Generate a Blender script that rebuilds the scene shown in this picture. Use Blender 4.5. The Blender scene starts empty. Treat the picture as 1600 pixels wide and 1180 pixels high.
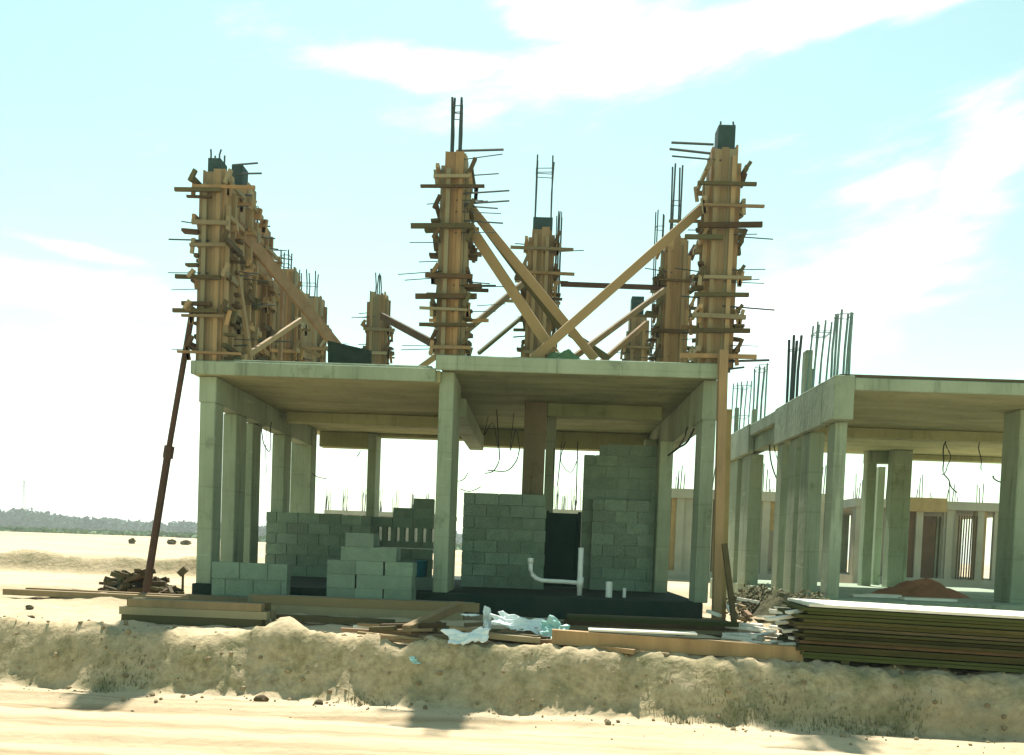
import bpy, bmesh, math, random
from mathutils import Vector, Matrix, noise

S = bpy.context.scene
COL = S.collection
R = math.radians

# ------------------------------------------------------------------ camera, sky, sun, exposure
F_PX, ROLL, YAW, PITCH, CAM_Z = 1400.0, R(2.15), R(1.43), R(-2.2), 1.75
HZ = 853.0 - F_PX * math.tan(PITCH)      # row of the optical axis; the horizon crosses row 853
cam_d = bpy.data.cameras.new('camera'); cam = bpy.data.objects.new('camera', cam_d); COL.objects.link(cam)
CR = Matrix.Rotation(YAW, 3, 'Z') @ Matrix.Rotation(R(90) + PITCH, 3, 'X') @ Matrix.Rotation(ROLL, 3, 'Z')
cam.matrix_world = Matrix.Translation((0, 0, CAM_Z)) @ CR.to_4x4()
cam_d.sensor_fit = 'HORIZONTAL'; cam_d.sensor_width = 36.0
cam_d.lens = 36.0 * F_PX / 1600.0
cam_d.shift_y = (HZ - 590.0) / 1600.0
cam_d.clip_start = 0.1; cam_d.clip_end = 9000
S.camera = cam

SUN_EL, SUN_AZ = R(58), R(-6.0)          # azimuth measured from +Y towards +X
w = bpy.data.worlds.new('World'); S.world = w; w.use_nodes = True
nt = w.node_tree; nt.nodes.clear()
def N(tree, typ, **kw):
    n = tree.nodes.new(typ)
    for k, v in kw.items(): setattr(n, k, v)
    return n
def mth(tree, op, a, b=None, c=None, clamp=False):
    n = N(tree, 'ShaderNodeMath', operation=op, use_clamp=clamp)
    for i, v in enumerate((a, b, c)):
        if v is None: continue
        if isinstance(v, (int, float)): n.inputs[i].default_value = v
        else: tree.links.new(v, n.inputs[i])
    return n.outputs[0]
sky = N(nt, 'ShaderNodeTexSky', sky_type='NISHITA')
sky.sun_disc = False; sky.sun_elevation = SUN_EL; sky.sun_rotation = SUN_AZ
sky.air_density = 1.0; sky.dust_density = 0.3; sky.ozone_density = 1.0
bg = N(nt, 'ShaderNodeBackground'); bg.inputs['Strength'].default_value = 0.10
out = N(nt, 'ShaderNodeOutputWorld')
tc = N(nt, 'ShaderNodeTexCoord'); sp = N(nt, 'ShaderNodeSeparateXYZ'); nt.links.new(tc.outputs['Generated'], sp.inputs[0])
az = mth(nt, 'ARCTAN2', sp.outputs[0], sp.outputs[1]); el = mth(nt, 'ARCSINE', sp.outputs[2])
nz = N(nt, 'ShaderNodeTexNoise'); nz.inputs['Scale'].default_value = 5.0; nz.inputs['Detail'].default_value = 7; nz.inputs['Roughness'].default_value = 0.62
cmb = N(nt, 'ShaderNodeCombineXYZ')
nt.links.new(mth(nt, 'MULTIPLY', az, 0.9), cmb.inputs[0]); nt.links.new(mth(nt, 'ADD', mth(nt, 'MULTIPLY', el, 3.0), mth(nt, 'MULTIPLY', az, -0.5)), cmb.inputs[1])
nt.links.new(cmb.outputs[0], nz.inputs['Vector'])
def cloud(px, py, wpx, hpx, slope, k=1.0):
    """a soft cloud bank at a direction of the sky"""
    d = CR @ Vector(((px - 800) / F_PX, -(py - HZ) / F_PX, -1)); d.normalize()
    a0, e0 = math.atan2(d.x, d.y), math.asin(d.z)
    da = mth(nt, 'SUBTRACT', az, a0); de = mth(nt, 'SUBTRACT', el, e0)
    de = mth(nt, 'SUBTRACT', de, mth(nt, 'MULTIPLY', da, slope))
    u = mth(nt, 'POWER', mth(nt, 'ABSOLUTE', mth(nt, 'DIVIDE', da, wpx / F_PX)), 2)
    v = mth(nt, 'POWER', mth(nt, 'ABSOLUTE', mth(nt, 'DIVIDE', de, hpx / F_PX)), 2)
    return mth(nt, 'MULTIPLY', mth(nt, 'EXPONENT', mth(nt, 'MULTIPLY', mth(nt, 'ADD', u, v), -1.0)), k)
cl = None
for c in ((1060, 72, 300, 44, 0.16), (640, 100, 150, 28, 0.05), (1360, 10, 240, 30, 0.12), (1400, 270, 110, 60, 0.1, 0.6), (1540, 250, 80, 90, 0.0, .7), (1420, 400, 190, 60, 0.05, 0.62),
          (1200, 500, 220, 80, 0.1, .85), (90, 450, 260, 32, 0.02, 0.9), (120, 390, 90, 14, -0.05, 0.8), (100, 730, 420, 170, 0.0, 1.0), (860, 10, 140, 40, -0.2, .9)):
    g = cloud(*c); cl = g if cl is None else mth(nt, 'MAXIMUM', cl, g)
cm = mth(nt, 'ADD', cl, mth(nt, 'MULTIPLY', mth(nt, 'SUBTRACT', nz.outputs['Fac'], 0.5), 2.1))
rmp = N(nt, 'ShaderNodeMapRange', interpolation_type='SMOOTHSTEP'); nt.links.new(cm, rmp.inputs[0])
rmp.inputs[1].default_value = 0.16; rmp.inputs[2].default_value = 1.25
mix = N(nt, 'ShaderNodeMix', data_type='RGBA'); nt.links.new(rmp.outputs[0], mix.inputs['Factor'])
tintn = N(nt, 'ShaderNodeMix', data_type='RGBA', blend_type='MULTIPLY'); tintn.inputs['Factor'].default_value = 1
nt.links.new(sky.outputs[0], tintn.inputs['A']); tintn.inputs['B'].default_value = (1.0, 1.14, 0.72, 1)
nt.links.new(tintn.outputs['Result'], mix.inputs['A']); mix.inputs['B'].default_value = (9.0, 9.4, 9.0, 1)
nt.links.new(mix.outputs['Result'], bg.inputs['Color']); nt.links.new(bg.outputs[0], out.inputs[0])

sd = bpy.data.lights.new('sun', 'SUN'); sd.energy = 4.6; sd.angle = R(0.9); sd.color = (1, 0.95, 0.85)
sun = bpy.data.objects.new('sun', sd); COL.objects.link(sun)
sv = Vector((math.sin(SUN_AZ) * math.cos(SUN_EL), math.cos(SUN_AZ) * math.cos(SUN_EL), math.sin(SUN_EL)))
sun.rotation_euler = (-sv).to_track_quat('-Z', 'Y').to_euler(); sun.location = (0, 30, 40)

vs = S.view_settings; vs.view_transform = 'Standard'; vs.look = 'None'; vs.gamma = 1; vs.exposure = 1.2
S.cycles.max_bounces = 8; S.cycles.diffuse_bounces = 5

# ------------------------------------------------------------------ helpers
def at(px, py, Y):
    """the world point at depth Y that pixel (px, py) of the 1600x1180 photograph looks at"""
    d = CR @ Vector(((px - 800) / F_PX, -(py - HZ) / F_PX, -1))
    return Vector((0, 0, CAM_Z)) + d * (Y / d.y)
def X(px, Y): return at(px, 850, Y).x
def Zy(px, py, Y): return at(px, py, Y).z

class MB:
    def __init__(self): self.v, self.f = [], []
    def hexa(self, pts):
        b = len(self.v); self.v += [Vector(p) for p in pts]
        for q in ((0, 3, 2, 1), (4, 5, 6, 7), (0, 1, 5, 4), (1, 2, 6, 5), (2, 3, 7, 6), (3, 0, 4, 7)):
            self.f.append([b + i for i in q])
        return self
    def box(self, x0, x1, y0, y1, z0, z1):
        return self.hexa([(x0, y0, z0), (x1, y0, z0), (x1, y1, z0), (x0, y1, z0), (x0, y0, z1), (x1, y0, z1), (x1, y1, z1), (x0, y1, z1)])
    def bar(self, p, q, a, b, up=(0, 0, 1)):
        """square-sawn bar p..q, a wide across, b thick along 'up'"""
        p, q = Vector(p), Vector(q); d = (q - p).normalized(); u = Vector(up)
        if abs(d.dot(u)) > .97: u = Vector((0, 1, 0))
        s = d.cross(u).normalized(); u = s.cross(d).normalized()
        s, u = s * a / 2, u * b / 2
        return self.hexa([p - s - u, p + s - u, q + s - u, q - s - u, p - s + u, p + s + u, q + s + u, q - s + u])
    def tube(self, pts, r, n=6):
        pts = [Vector(p) for p in pts]; b = len(self.v); m = len(pts)
        for i, p in enumerate(pts):
            d = (pts[min(i + 1, m - 1)] - pts[max(i - 1, 0)]).normalized()
            u = Vector((0, 0, 1)) if abs(d.z) < .9 else Vector((0, 1, 0))
            s = d.cross(u).normalized(); u = s.cross(d)
            rr = r[i] if isinstance(r, (list, tuple)) else r
            for k in range(n):
                t = 2 * math.pi * k / n
                self.v.append(p + (s * math.cos(t) + u * math.sin(t)) * rr)
        for i in range(m - 1):
            for k in range(n):
                k2 = (k + 1) % n
                self.f.append([b + i * n + k, b + i * n + k2, b + (i + 1) * n + k2, b + (i + 1) * n + k])
        self.f.append([b + k for k in range(n)][::-1]); self.f.append([b + (m - 1) * n + k for k in range(n)])
        return self
    def build(self, name, mat, parent=None, bevel=0, smooth=False):
        if parent is None:
            lo = Vector([min(p[i] for p in self.v) for i in range(3)]); hi = Vector([max(p[i] for p in self.v) for i in range(3)])
            org = Vector(((lo.x + hi.x) / 2, (lo.y + hi.y) / 2, lo.z))
        else: org = world_loc(parent)
        me = bpy.data.meshes.new(name); me.from_pydata([p - org for p in self.v], [], self.f); me.materials.append(mat)
        if bevel:
            bm = bmesh.new(); bm.from_mesh(me)
            bmesh.ops.bevel(bm, geom=list(bm.edges), offset=bevel, segments=1, affect='EDGES', clamp_overlap=True)
            bm.to_mesh(me); bm.free()
        if smooth:
            for p in me.polygons: p.use_smooth = True
        o = bpy.data.objects.new(name, me); COL.objects.link(o)
        if parent is None: o.location = org
        else: o.parent = parent
        return o
def world_loc(o):
    v = Vector(o.location); p = o.parent
    while p: v = v + Vector(p.location); p = p.parent
    return v
def tag(o, label=None, cat=None, group=None, kind=None):
    if label: o['label'] = label
    if cat: o['category'] = cat
    if group: o['group'] = group
    if kind: o['kind'] = kind
    elif cat: o['kind'] = 'thing'
    return o
def empty(name, loc, label, cat, group=None):
    o = bpy.data.objects.new(name, None); COL.objects.link(o); o.location = loc; o.empty_display_size = .2
    return tag(o, label, cat, group)

# ------------------------------------------------------------------ materials
def mat(name, c1, c2, scale=3.0, rough=.85, bump=.15, bscale=30, stretch=(1, 1, 1), island=0.0, c3=None, metal=0.0, bdist=.03, stain=0.0):
    m = bpy.data.materials.new(name); m.use_nodes = True; t = m.node_tree; b = t.nodes['Principled BSDF']
    g = N(t, 'ShaderNodeNewGeometry'); mp = N(t, 'ShaderNodeMapping'); mp.inputs['Scale'].default_value = stretch
    t.links.new(g.outputs['Position'], mp.inputs[0])
    n = N(t, 'ShaderNodeTexNoise'); n.inputs['Scale'].default_value = scale; n.inputs['Detail'].default_value = 6; n.inputs['Roughness'].default_value = .6
    t.links.new(mp.outputs[0], n.inputs['Vector'])
    mr = N(t, 'ShaderNodeMapRange'); mr.inputs[1].default_value = .32; mr.inputs[2].default_value = .68; t.links.new(n.outputs['Fac'], mr.inputs[0])
    mx = N(t, 'ShaderNodeMix', data_type='RGBA'); t.links.new(mr.outputs[0], mx.inputs['Factor'])
    mx.inputs['A'].default_value = (*c1, 1); mx.inputs['B'].default_value = (*c2, 1)
    col = mx.outputs['Result']
    if island:
        oi = N(t, 'ShaderNodeObjectInfo')
        rnd = mth(t, 'FRACT', mth(t, 'ADD', g.outputs['Random Per Island'], mth(t, 'MULTIPLY', oi.outputs['Random'], 7.3)))
        if c3:
            m3 = N(t, 'ShaderNodeMix', data_type='RGBA'); t.links.new(mth(t, 'POWER', rnd, 1.6), m3.inputs['Factor'])
            t.links.new(col, m3.inputs['A']); m3.inputs['B'].default_value = (*c3, 1); col = m3.outputs['Result']
        hs = N(t, 'ShaderNodeHueSaturation'); t.links.new(col, hs.inputs['Color'])
        t.links.new(mth(t, 'ADD', mth(t, 'MULTIPLY', mth(t, 'FRACT', mth(t, 'MULTIPLY', rnd, 13.7)), island), 1 - island / 2), hs.inputs['Value'])
        col = hs.outputs['Color']
    if stain:                                                   # drips, leaked grout and damp patches with ragged outlines
        for sc, st, lo, hi, dk in ((1.0, (7, 7, .55), .56, .66, .55), (2.3, (1, 1, 1), .60, .68, .62), (1.6, (.6, .6, 9), .63, .67, 1.45)):
            m2 = N(t, 'ShaderNodeMapping'); m2.inputs['Scale'].default_value = st; m2.inputs['Location'].default_value = (sc * 3, 1.7, sc); t.links.new(g.outputs['Position'], m2.inputs[0])
            n8 = N(t, 'ShaderNodeTexNoise'); n8.inputs['Scale'].default_value = sc; n8.inputs['Detail'].default_value = 8; n8.inputs['Roughness'].default_value = .68; t.links.new(m2.outputs[0], n8.inputs['Vector'])
            r8 = N(t, 'ShaderNodeMapRange'); r8.inputs[1].default_value = lo; r8.inputs[2].default_value = hi; t.links.new(n8.outputs['Fac'], r8.inputs[0])
            x8 = N(t, 'ShaderNodeMix', data_type='RGBA', blend_type='MULTIPLY'); t.links.new(mth(t, 'MULTIPLY', r8.outputs[0], stain * 1.5), x8.inputs['Factor'])
            t.links.new(col, x8.inputs['A']); x8.inputs['B'].default_value = (dk, dk, dk * .96, 1); col = x8.outputs['Result']
        sz = N(t, 'ShaderNodeSeparateXYZ'); t.links.new(g.outputs['Position'], sz.inputs[0]); sn = None      # board seams left by the formwork
        for ax, fr in ((2, 1.63), (0, 3.7), (1, 2.9)):
            ln = mth(t, 'LESS_THAN', mth(t, 'FRACT', mth(t, 'ADD', mth(t, 'MULTIPLY', sz.outputs[ax], fr), mth(t, 'MULTIPLY', n.outputs['Fac'], .06))), .045)
            sn = ln if sn is None else mth(t, 'MAXIMUM', sn, ln)
        xs8 = N(t, 'ShaderNodeMix', data_type='RGBA', blend_type='MULTIPLY'); t.links.new(mth(t, 'MULTIPLY', sn, mth(t, 'MULTIPLY', mr.outputs[0], .42)), xs8.inputs['Factor'])
        t.links.new(col, xs8.inputs['A']); xs8.inputs['B'].default_value = (.62, .6, .56, 1); col = xs8.outputs['Result']
    t.links.new(col, b.inputs['Base Color']); b.inputs['Roughness'].default_value = rough; b.inputs['Metallic'].default_value = metal
    b.inputs['Specular IOR Level'].default_value = .25
    if bump:
        n2 = N(t, 'ShaderNodeTexNoise'); n2.inputs['Scale'].default_value = bscale; n2.inputs['Detail'].default_value = 5; t.links.new(mp.outputs[0], n2.inputs['Vector'])
        bp = N(t, 'ShaderNodeBump'); bp.inputs['Strength'].default_value = bump; bp.inputs['Distance'].default_value = bdist
        t.links.new(n2.outputs['Fac'], bp.inputs['Height']); t.links.new(bp.outputs[0], b.inputs['Normal'])
    return m
M = {}
M['conc'] = mat('concrete', (.30, .365, .265), (.195, .245, .17), 1.3, .9, .35, 18, (1, 1, .45), stain=.5)
M['head'] = mat('shade_dark_concrete_head', (.035, .075, .075), (.02, .05, .05), 3, .9, .2, 20)  # shaded, silhouetted look of the concrete heads painted into the base colour
M['brownconc'] = mat('brown_stained_concrete', (.185, .16, .10), (.105, .10, .062), 1.2, .9, .3, 14, (1, 1, .4), stain=.4)
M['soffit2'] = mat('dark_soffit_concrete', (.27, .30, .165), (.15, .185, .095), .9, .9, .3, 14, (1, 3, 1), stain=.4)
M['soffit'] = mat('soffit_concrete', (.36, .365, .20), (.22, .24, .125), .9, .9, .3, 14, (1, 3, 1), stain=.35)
M['conc_far'] = mat('pale_concrete', (.33, .34, .26), (.22, .24, .18), .6, .9, 0)
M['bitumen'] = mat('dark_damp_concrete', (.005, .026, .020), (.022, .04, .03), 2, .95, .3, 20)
M['block'] = mat('block_concrete', (.195, .275, .205), (.135, .20, .15), 6, .95, .5, 60, island=.3, c3=(.17, .235, .185))
M['wood'] = mat('sawn_timber', (.33, .215, .105), (.21, .135, .066), 5, .85, .3, 25, (1, 1, .25), island=.6, c3=(.22, .205, .13))
M['woodp'] = mat('pale_timber', (.29, .19, .115), (.21, .135, .08), 5, .85, .2, 25, island=.3, c3=(.25, .19, .095))
M['woodd'] = mat('weathered_timber', (.10, .062, .03), (.055, .04, .02), 4, .9, .3, 25, island=.5, c3=(.085, .085, .04))
M['ply'] = mat('film_faced_plywood', (.075, .062, .018), (.038, .038, .010), 3, .9, .1, 20, island=.5, c3=(.045, .06, .016))
M['plytop'] = mat('bleached_plywood', (.78, .75, .66), (.62, .58, .48), 4, .8, .1, 20)
M['steelp'] = mat('pale_rebar_steel', (.17, .27, .25), (.12, .18, .17), 8, .7, 0)
M['spoil'] = mat('dark_spoil', (.075, .07, .03), (.04, .042, .02), 6, .95, .6, 25)
M['steel'] = mat('rebar_steel', (.03, .065, .07), (.06, .065, .055), 8, .7, 0, metal=.2)
M['pvc'] = mat('white_pvc', (.74, .76, .73), (.64, .67, .63), 8, .35, 0)
M['film'] = mat('white_plastic_film', (.82, .84, .82), (.62, .70, .69), 7, .4, .2, 15)
M['teal'] = mat('teal_plastic_film', (.20, .46, .42), (.45, .60, .57), 9, .4, .1, 15)
M['greencloth'] = mat('green_tarpaulin', (.10, .20, .095), (.05, .125, .06), 7, .7, .3, 12)
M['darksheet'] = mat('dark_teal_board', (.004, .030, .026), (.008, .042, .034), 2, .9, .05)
M['blue'] = mat('blue_plastic', (.02, .13, .17), (.03, .17, .20), 4, .4, 0)
M['cable'] = mat('black_conduit', (.02, .022, .02), (.035, .035, .03), 9, .6, 0)
M['rust'] = mat('rusty_tube', (.085, .045, .03), (.05, .035, .026), 9, .8, .1, 40)
M['brick'] = mat('red_earth', (.33, .15, .085), (.22, .11, .06), 6, .95, .6, 30)
M['ochre'] = mat('ochre_formwork', (.30, .235, .10), (.22, .17, .07), 3, .85, .1)
M['leaf'] = mat('scrub_leaves', (.010, .065, .045), (.018, .09, .058), .8, .8, 0, island=.6)
M['shrub'] = mat('dry_shrub', (.10, .10, .05), (.16, .14, .075), 3, .9, 0, island=.6)

# ground material: cream sand, browner turned soil on the bank
gm = mat('sand_and_soil', (.54, .425, .28), (.43, .335, .215), .35, .95, .6, 9, c3=None, bdist=.05); M['sand'] = gm
t = gm.node_tree; b = t.nodes['Principled BSDF']
base = b.inputs['Base Color'].links[0].from_socket
g = N(t, 'ShaderNodeNewGeometry'); at_n = N(t, 'ShaderNodeAttribute', attribute_name='soil')
n3 = N(t, 'ShaderNodeTexNoise'); n3.inputs['Scale'].default_value = 2.2; n3.inputs['Detail'].default_value = 9; n3.inputs['Roughness'].default_value = .7
t.links.new(g.outputs['Position'], n3.inputs['Vector'])
n4 = N(t, 'ShaderNodeTexNoise'); n4.inputs['Scale'].default_value = 11; n4.inputs['Detail'].default_value = 10; n4.inputs['Roughness'].default_value = .75; t.links.new(g.outputs['Position'], n4.inputs['Vector'])
sm = N(t, 'ShaderNodeMix', data_type='RGBA'); mr4 = N(t, 'ShaderNodeMapRange'); mr4.inputs[1].default_value = .36; mr4.inputs[2].default_value = .64; t.links.new(n4.outputs['Fac'], mr4.inputs[0]); t.links.new(mr4.outputs[0], sm.inputs['Factor'])
sm.inputs['A'].default_value = (.20, .155, .078, 1); sm.inputs['B'].default_value = (.50, .40, .235, 1)
n9 = N(t, 'ShaderNodeTexNoise'); n9.inputs['Scale'].default_value = 1.1; n9.inputs['Detail'].default_value = 6; t.links.new(g.outputs['Position'], n9.inputs['Vector'])
mr9 = N(t, 'ShaderNodeMapRange'); mr9.inputs[1].default_value = .50; mr9.inputs[2].default_value = .64; t.links.new(n9.outputs['Fac'], mr9.inputs[0])
s9 = N(t, 'ShaderNodeMix', data_type='RGBA'); t.links.new(mth(t, 'MULTIPLY', mr9.outputs[0], .7), s9.inputs['Factor']); t.links.new(sm.outputs['Result'], s9.inputs['A']); s9.inputs['B'].default_value = (.17, .165, .08, 1)
sm = s9
f = mth(t, 'MULTIPLY', at_n.outputs['Fac'], mth(t, 'ADD', mth(t, 'MULTIPLY', mth(t, 'SUBTRACT', n3.outputs['Fac'], .5), 3.0), .72), clamp=True)
gx = N(t, 'ShaderNodeMix', data_type='RGBA'); t.links.new(f, gx.inputs['Factor']); t.links.new(base, gx.inputs['A']); t.links.new(sm.outputs['Result'], gx.inputs['B'])
# wheel tracks along the road: streaks that run with X
mp = N(t, 'ShaderNodeMapping'); mp.inputs['Scale'].default_value = (.05, 1.8, 0.2); t.links.new(g.outputs['Position'], mp.inputs[0])
n5 = N(t, 'ShaderNodeTexNoise'); n5.inputs['Scale'].default_value = 2.0; n5.inputs['Detail'].default_value = 5; t.links.new(mp.outputs[0], n5.inputs['Vector'])
rd = N(t, 'ShaderNodeAttribute', attribute_name='road')
mr5 = N(t, 'ShaderNodeMapRange'); mr5.inputs[1].default_value = .46; mr5.inputs[2].default_value = .66; t.links.new(n5.outputs['Fac'], mr5.inputs[0])
rx = N(t, 'ShaderNodeMix', data_type='RGBA'); t.links.new(mth(t, 'MULTIPLY', rd.outputs['Fac'], mth(t, 'MULTIPLY', mr5.outputs[0], .85)), rx.inputs['Factor'])
t.links.new(gx.outputs['Result'], rx.inputs['A']); rx.inputs['B'].default_value = (.24, .17, .09, 1)
# drifts of darker gravelly soil out on the plain
mp6 = N(t, 'ShaderNodeMapping'); mp6.inputs['Scale'].default_value = (.05, .22, 1); t.links.new(g.outputs['Position'], mp6.inputs[0])
n6 = N(t, 'ShaderNodeTexNoise'); n6.inputs['Scale'].default_value = 1.3; n6.inputs['Detail'].default_value = 8; n6.inputs['Roughness'].default_value = .65; t.links.new(mp6.outputs[0], n6.inputs['Vector'])
mr6 = N(t, 'ShaderNodeMapRange'); mr6.inputs[1].default_value = .47; mr6.inputs[2].default_value = .62; t.links.new(n6.outputs['Fac'], mr6.inputs[0])
px6 = N(t, 'ShaderNodeMix', data_type='RGBA'); t.links.new(mth(t, 'MULTIPLY', mth(t, 'SUBTRACT', 1.0, rd.outputs['Fac']), mth(t, 'MULTIPLY', mr6.outputs[0], .75)), px6.inputs['Factor'])
t.links.new(rx.outputs['Result'], px6.inputs['A']); px6.inputs['B'].default_value = (.25, .195, .11, 1)
t.links.new(px6.outputs['Result'], b.inputs['Base Color'])

# ------------------------------------------------------------------ ground: one sheet to the horizon
def sst(a, b_, x):
    x = max(0, min(1, (x - a) / (b_ - a))); return x * x * (3 - 2 * x)
def toe(x): return 9.72 - .075 * (max(-12, min(12, x)) + 5.85) + .16 * noise.noise(Vector((x * .55, 3.1, 0))) + .07 * noise.noise(Vector((x * 2.3, 9.1, 0)))
BW = .54
def gz(x, y, fine=True):
    ty = toe(x); s = (y - ty) / BW
    up = sst(0, 1, s)
    z = .60 * up + .12 * sst(ty + .7, 12.3, y)
    far = sst(16, 40, y)
    n = noise.noise(Vector((x * .16, y * .16, 2.0)))
    z += .10 * n * up * (1 - sst(11, 13, y) * (1 - sst(14, 19, y)) * (1 if -6 < x < 9 else .4))
    # low spoil ridge out on the left, mounds by the gap
    z += .55 * math.exp(-((y - 21.5 - .4 * noise.noise(Vector((x * .3, 0, 5)))) / .34) ** 2) * sst(-5.0, -7.5, x) * (.8 + .5 * noise.noise(Vector((x * .7, 1, 1))))
    z += .25 * math.exp(-((x - 3.5) / .5) ** 2 - ((y - 12.6) / .7) ** 2)
    z += .16 * math.exp(-((x + 2.85) / .28) ** 2 - ((y - toe(x) - .7) / .3) ** 2)
    z += .12 * math.exp(-((x + 6.0) / .8) ** 2 - ((y - 12.9) / .5) ** 2)
    z += .5 * far * noise.noise(Vector((x * .02, y * .012, 7.0)))
    if fine and y < 26 and abs(x) < 14:
        bank = sst(-.15, .15, s) * (1 - sst(1.2, 2.6, s))
        v = Vector((x, y, z))
        z += bank * (.075 * noise.noise(v * 2.2) + .05 * noise.noise(v * 6.5) + .028 * noise.noise(v * 15) + .014 * noise.noise(v * 31)) + (.02 + .03 * up) * noise.noise(Vector((x * 3, y * 3, 3))) + .012 * up * noise.noise(Vector((x * 11, y * 11, 3)))
        if y < ty + .1:
            z += -.035 * sum(math.exp(-((y - c) / .14) ** 2) for c in (ty - .75, ty - 2.3, ty - 2.75)) + .05 * math.exp(-((y - ty + .38) / .13) ** 2) * (.6 + noise.noise(Vector((x * .9, 2, 2))))
    return z
def axis(dense, lo, hi, g=1.16):
    a = list(dense); st = a[1] - a[0]
    while a[0] > lo: st *= g; a.insert(0, a[0] - st)
    st = a[-1] - a[-2]
    while a[-1] < hi: st *= g; a.append(a[-1] + st)
    return a
xs = axis([i * .055 - 8.5 for i in range(310)], -2600, 2600)
ys = axis([7.6 + i * .05 for i in range(90)] + [12.1 + i * .14 for i in range(85)], -40, 3200)
gv, gf = [], []
for y in ys:
    for x in xs: gv.append((x, y, gz(x, y)))
nx = len(xs)
for j in range(len(ys) - 1):
    for i in range(nx - 1): k = j * nx + i; gf.append((k, k + 1, k + nx + 1, k + nx))
me = bpy.data.meshes.new('ground'); me.from_pydata(gv, [], gf); me.materials.append(M['sand'])
sa = me.attributes.new('soil', 'FLOAT', 'POINT'); ra = me.attributes.new('road', 'FLOAT', 'POINT')
sv_, rv_ = [], []
for (x, y, z) in gv:
    ty = toe(x); s = (y - ty) / BW
    soil = sst(-.05, .2, s) * (1 - sst(.9, 1.5, s)) if y < 14 else 0
    if 12 < y < 26: soil = max(soil, .95 * math.exp(-((y - 21.2) / .8) ** 2) * sst(-5, -7, x), .9 * math.exp(-((x - 3.6) / .7) ** 2 - ((y - 12.4) / .9) ** 2))
    sv_.append(soil); rv_.append(1 - sst(ty - .5, ty, y))
sa.data.foreach_set('value', sv_); ra.data.foreach_set('value', rv_)
for p in me.polygons: p.use_smooth = True
gnd = bpy.data.objects.new('ground', me); COL.objects.link(gnd); tag(gnd, 'pale sandy ground with a dirt road and a low soil bank', kind='structure')

rng = random.Random(7)
cm_ = MB()                                                    # loose clods on the bank and the road edge
for i in range(700):
    x = rng.uniform(-8, 7); ty = toe(x); y = ty + rng.gauss(.2, .38); r = rng.choice((.006, .008, .010, .013, .017, .028)) * rng.uniform(.7, 1.3)
    if y < ty - .5: r *= .6
    c = Vector((x, y, gz(x, y) + r * .3)); b0 = len(cm_.v)
    ico = [(0, 0, 1), (.9, 0, .4), (.28, .85, .45), (-.72, .53, .4), (-.7, -.5, .5), (.3, -.85, .4), (.7, .5, -.45), (-.3, .85, -.4), (-.9, 0, -.4), (-.28, -.85, -.45), (.72, -.52, -.45), (0, 0, -1)]
    for p in ico: cm_.v.append(c + Vector(p) * r * rng.uniform(.65, 1.25))
    for q in ((0, 1, 2), (0, 2, 3), (0, 3, 4), (0, 4, 5), (0, 5, 1), (1, 6, 2), (2, 7, 3), (3, 8, 4), (4, 9, 5), (5, 10, 1), (6, 7, 2), (7, 8, 3), (8, 9, 4), (9, 10, 5), (10, 6, 1), (11, 7, 6), (11, 8, 7), (11, 9, 8), (11, 10, 9), (11, 6, 10)):
        cm_.f.append([b0 + k for k in q])
M['clod'] = mat('dry_clods', (.30, .24, .145), (.2, .155, .09), 5, .95, .3, 30, island=.5)
tag(cm_.build('dirt_clods', M['clod'], smooth=False), 'loose dirt clods scattered over the roadside bank', kind='stuff')

# ------------------------------------------------------------------ rebar
def rebars(parent, x0, x1, y0, y1, z0, z1, nxb=2, nyb=2, r=.013, hoops=(), lean=0.0, seed=1, m='steel'):
    rg = random.Random(seed)
    for i in range(nxb):
        for j in range(nyb):
            if nxb > 2 and nyb > 2 and 0 < i < nxb - 1 and 0 < j < nyb - 1: continue
            x = x0 + (x1 - x0) * i / max(1, nxb - 1); y = y0 + (y1 - y0) * j / max(1, nyb - 1)
            h = z1 - rg.uniform(0, .12) * (z1 - z0) * .5
            MB().tube([(x, y, z0), (x + lean * .4 + rg.uniform(-.008, .008), y, (z0 + h) / 2), (x + lean + rg.uniform(-.02, .02), y + rg.uniform(-.02, .02), h)], r, 6).build('rebar', M[m], parent)
    for fz in hoops:
        z = z0 + (z1 - z0) * fz; e = .012; l = lean * fz
        MB().tube([(x0 - e + l, y0 - e, z), (x1 + e + l, y0 - e, z + .01), (x1 + e + l, y1 + e, z), (x0 - e + l, y1 + e, z + .01), (x0 - e + l, y0 - e, z)], .007, 5).build('stirrup', M[m], parent)

# ------------------------------------------------------------------ main building
ZF, ZG = 1.03, .70                   # floor level, ground
ZR, ZL = 4.40, 4.22                  # top of the right and left roof slabs
YF, YB = 12.9, 19.9
bld = empty('concrete_building', (-1.0, 16, ZG), 'unfinished two bay concrete house frame with timber shuttering on its roof', 'building')
xl, xr, xc = X(303, 13) - .02, X(1104, 13), X(677, 13)
def cbox(name, x0, x1, y0, y1, z0, z1, m='conc', parent=None, bevel=.012):
    return MB().box(x0, x1, y0, y1, z0, z1).build(name, M[m], parent or bld, bevel)
cbox('floor_slab', xl + .02, xr - .02, YF + .05, YB, .4, ZF, 'bitumen')
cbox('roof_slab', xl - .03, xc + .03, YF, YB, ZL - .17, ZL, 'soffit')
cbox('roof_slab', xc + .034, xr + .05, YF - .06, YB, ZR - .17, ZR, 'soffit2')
cbox('slab_edge', xl - .034, xc - .03, YF - .055, YF - .003, ZL - .175, ZL + .02)
cbox('slab_edge', xc - .03, xr + .054, YF - .115, YF - .063, ZR - .19, ZR + .02)
cols = {}
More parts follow.
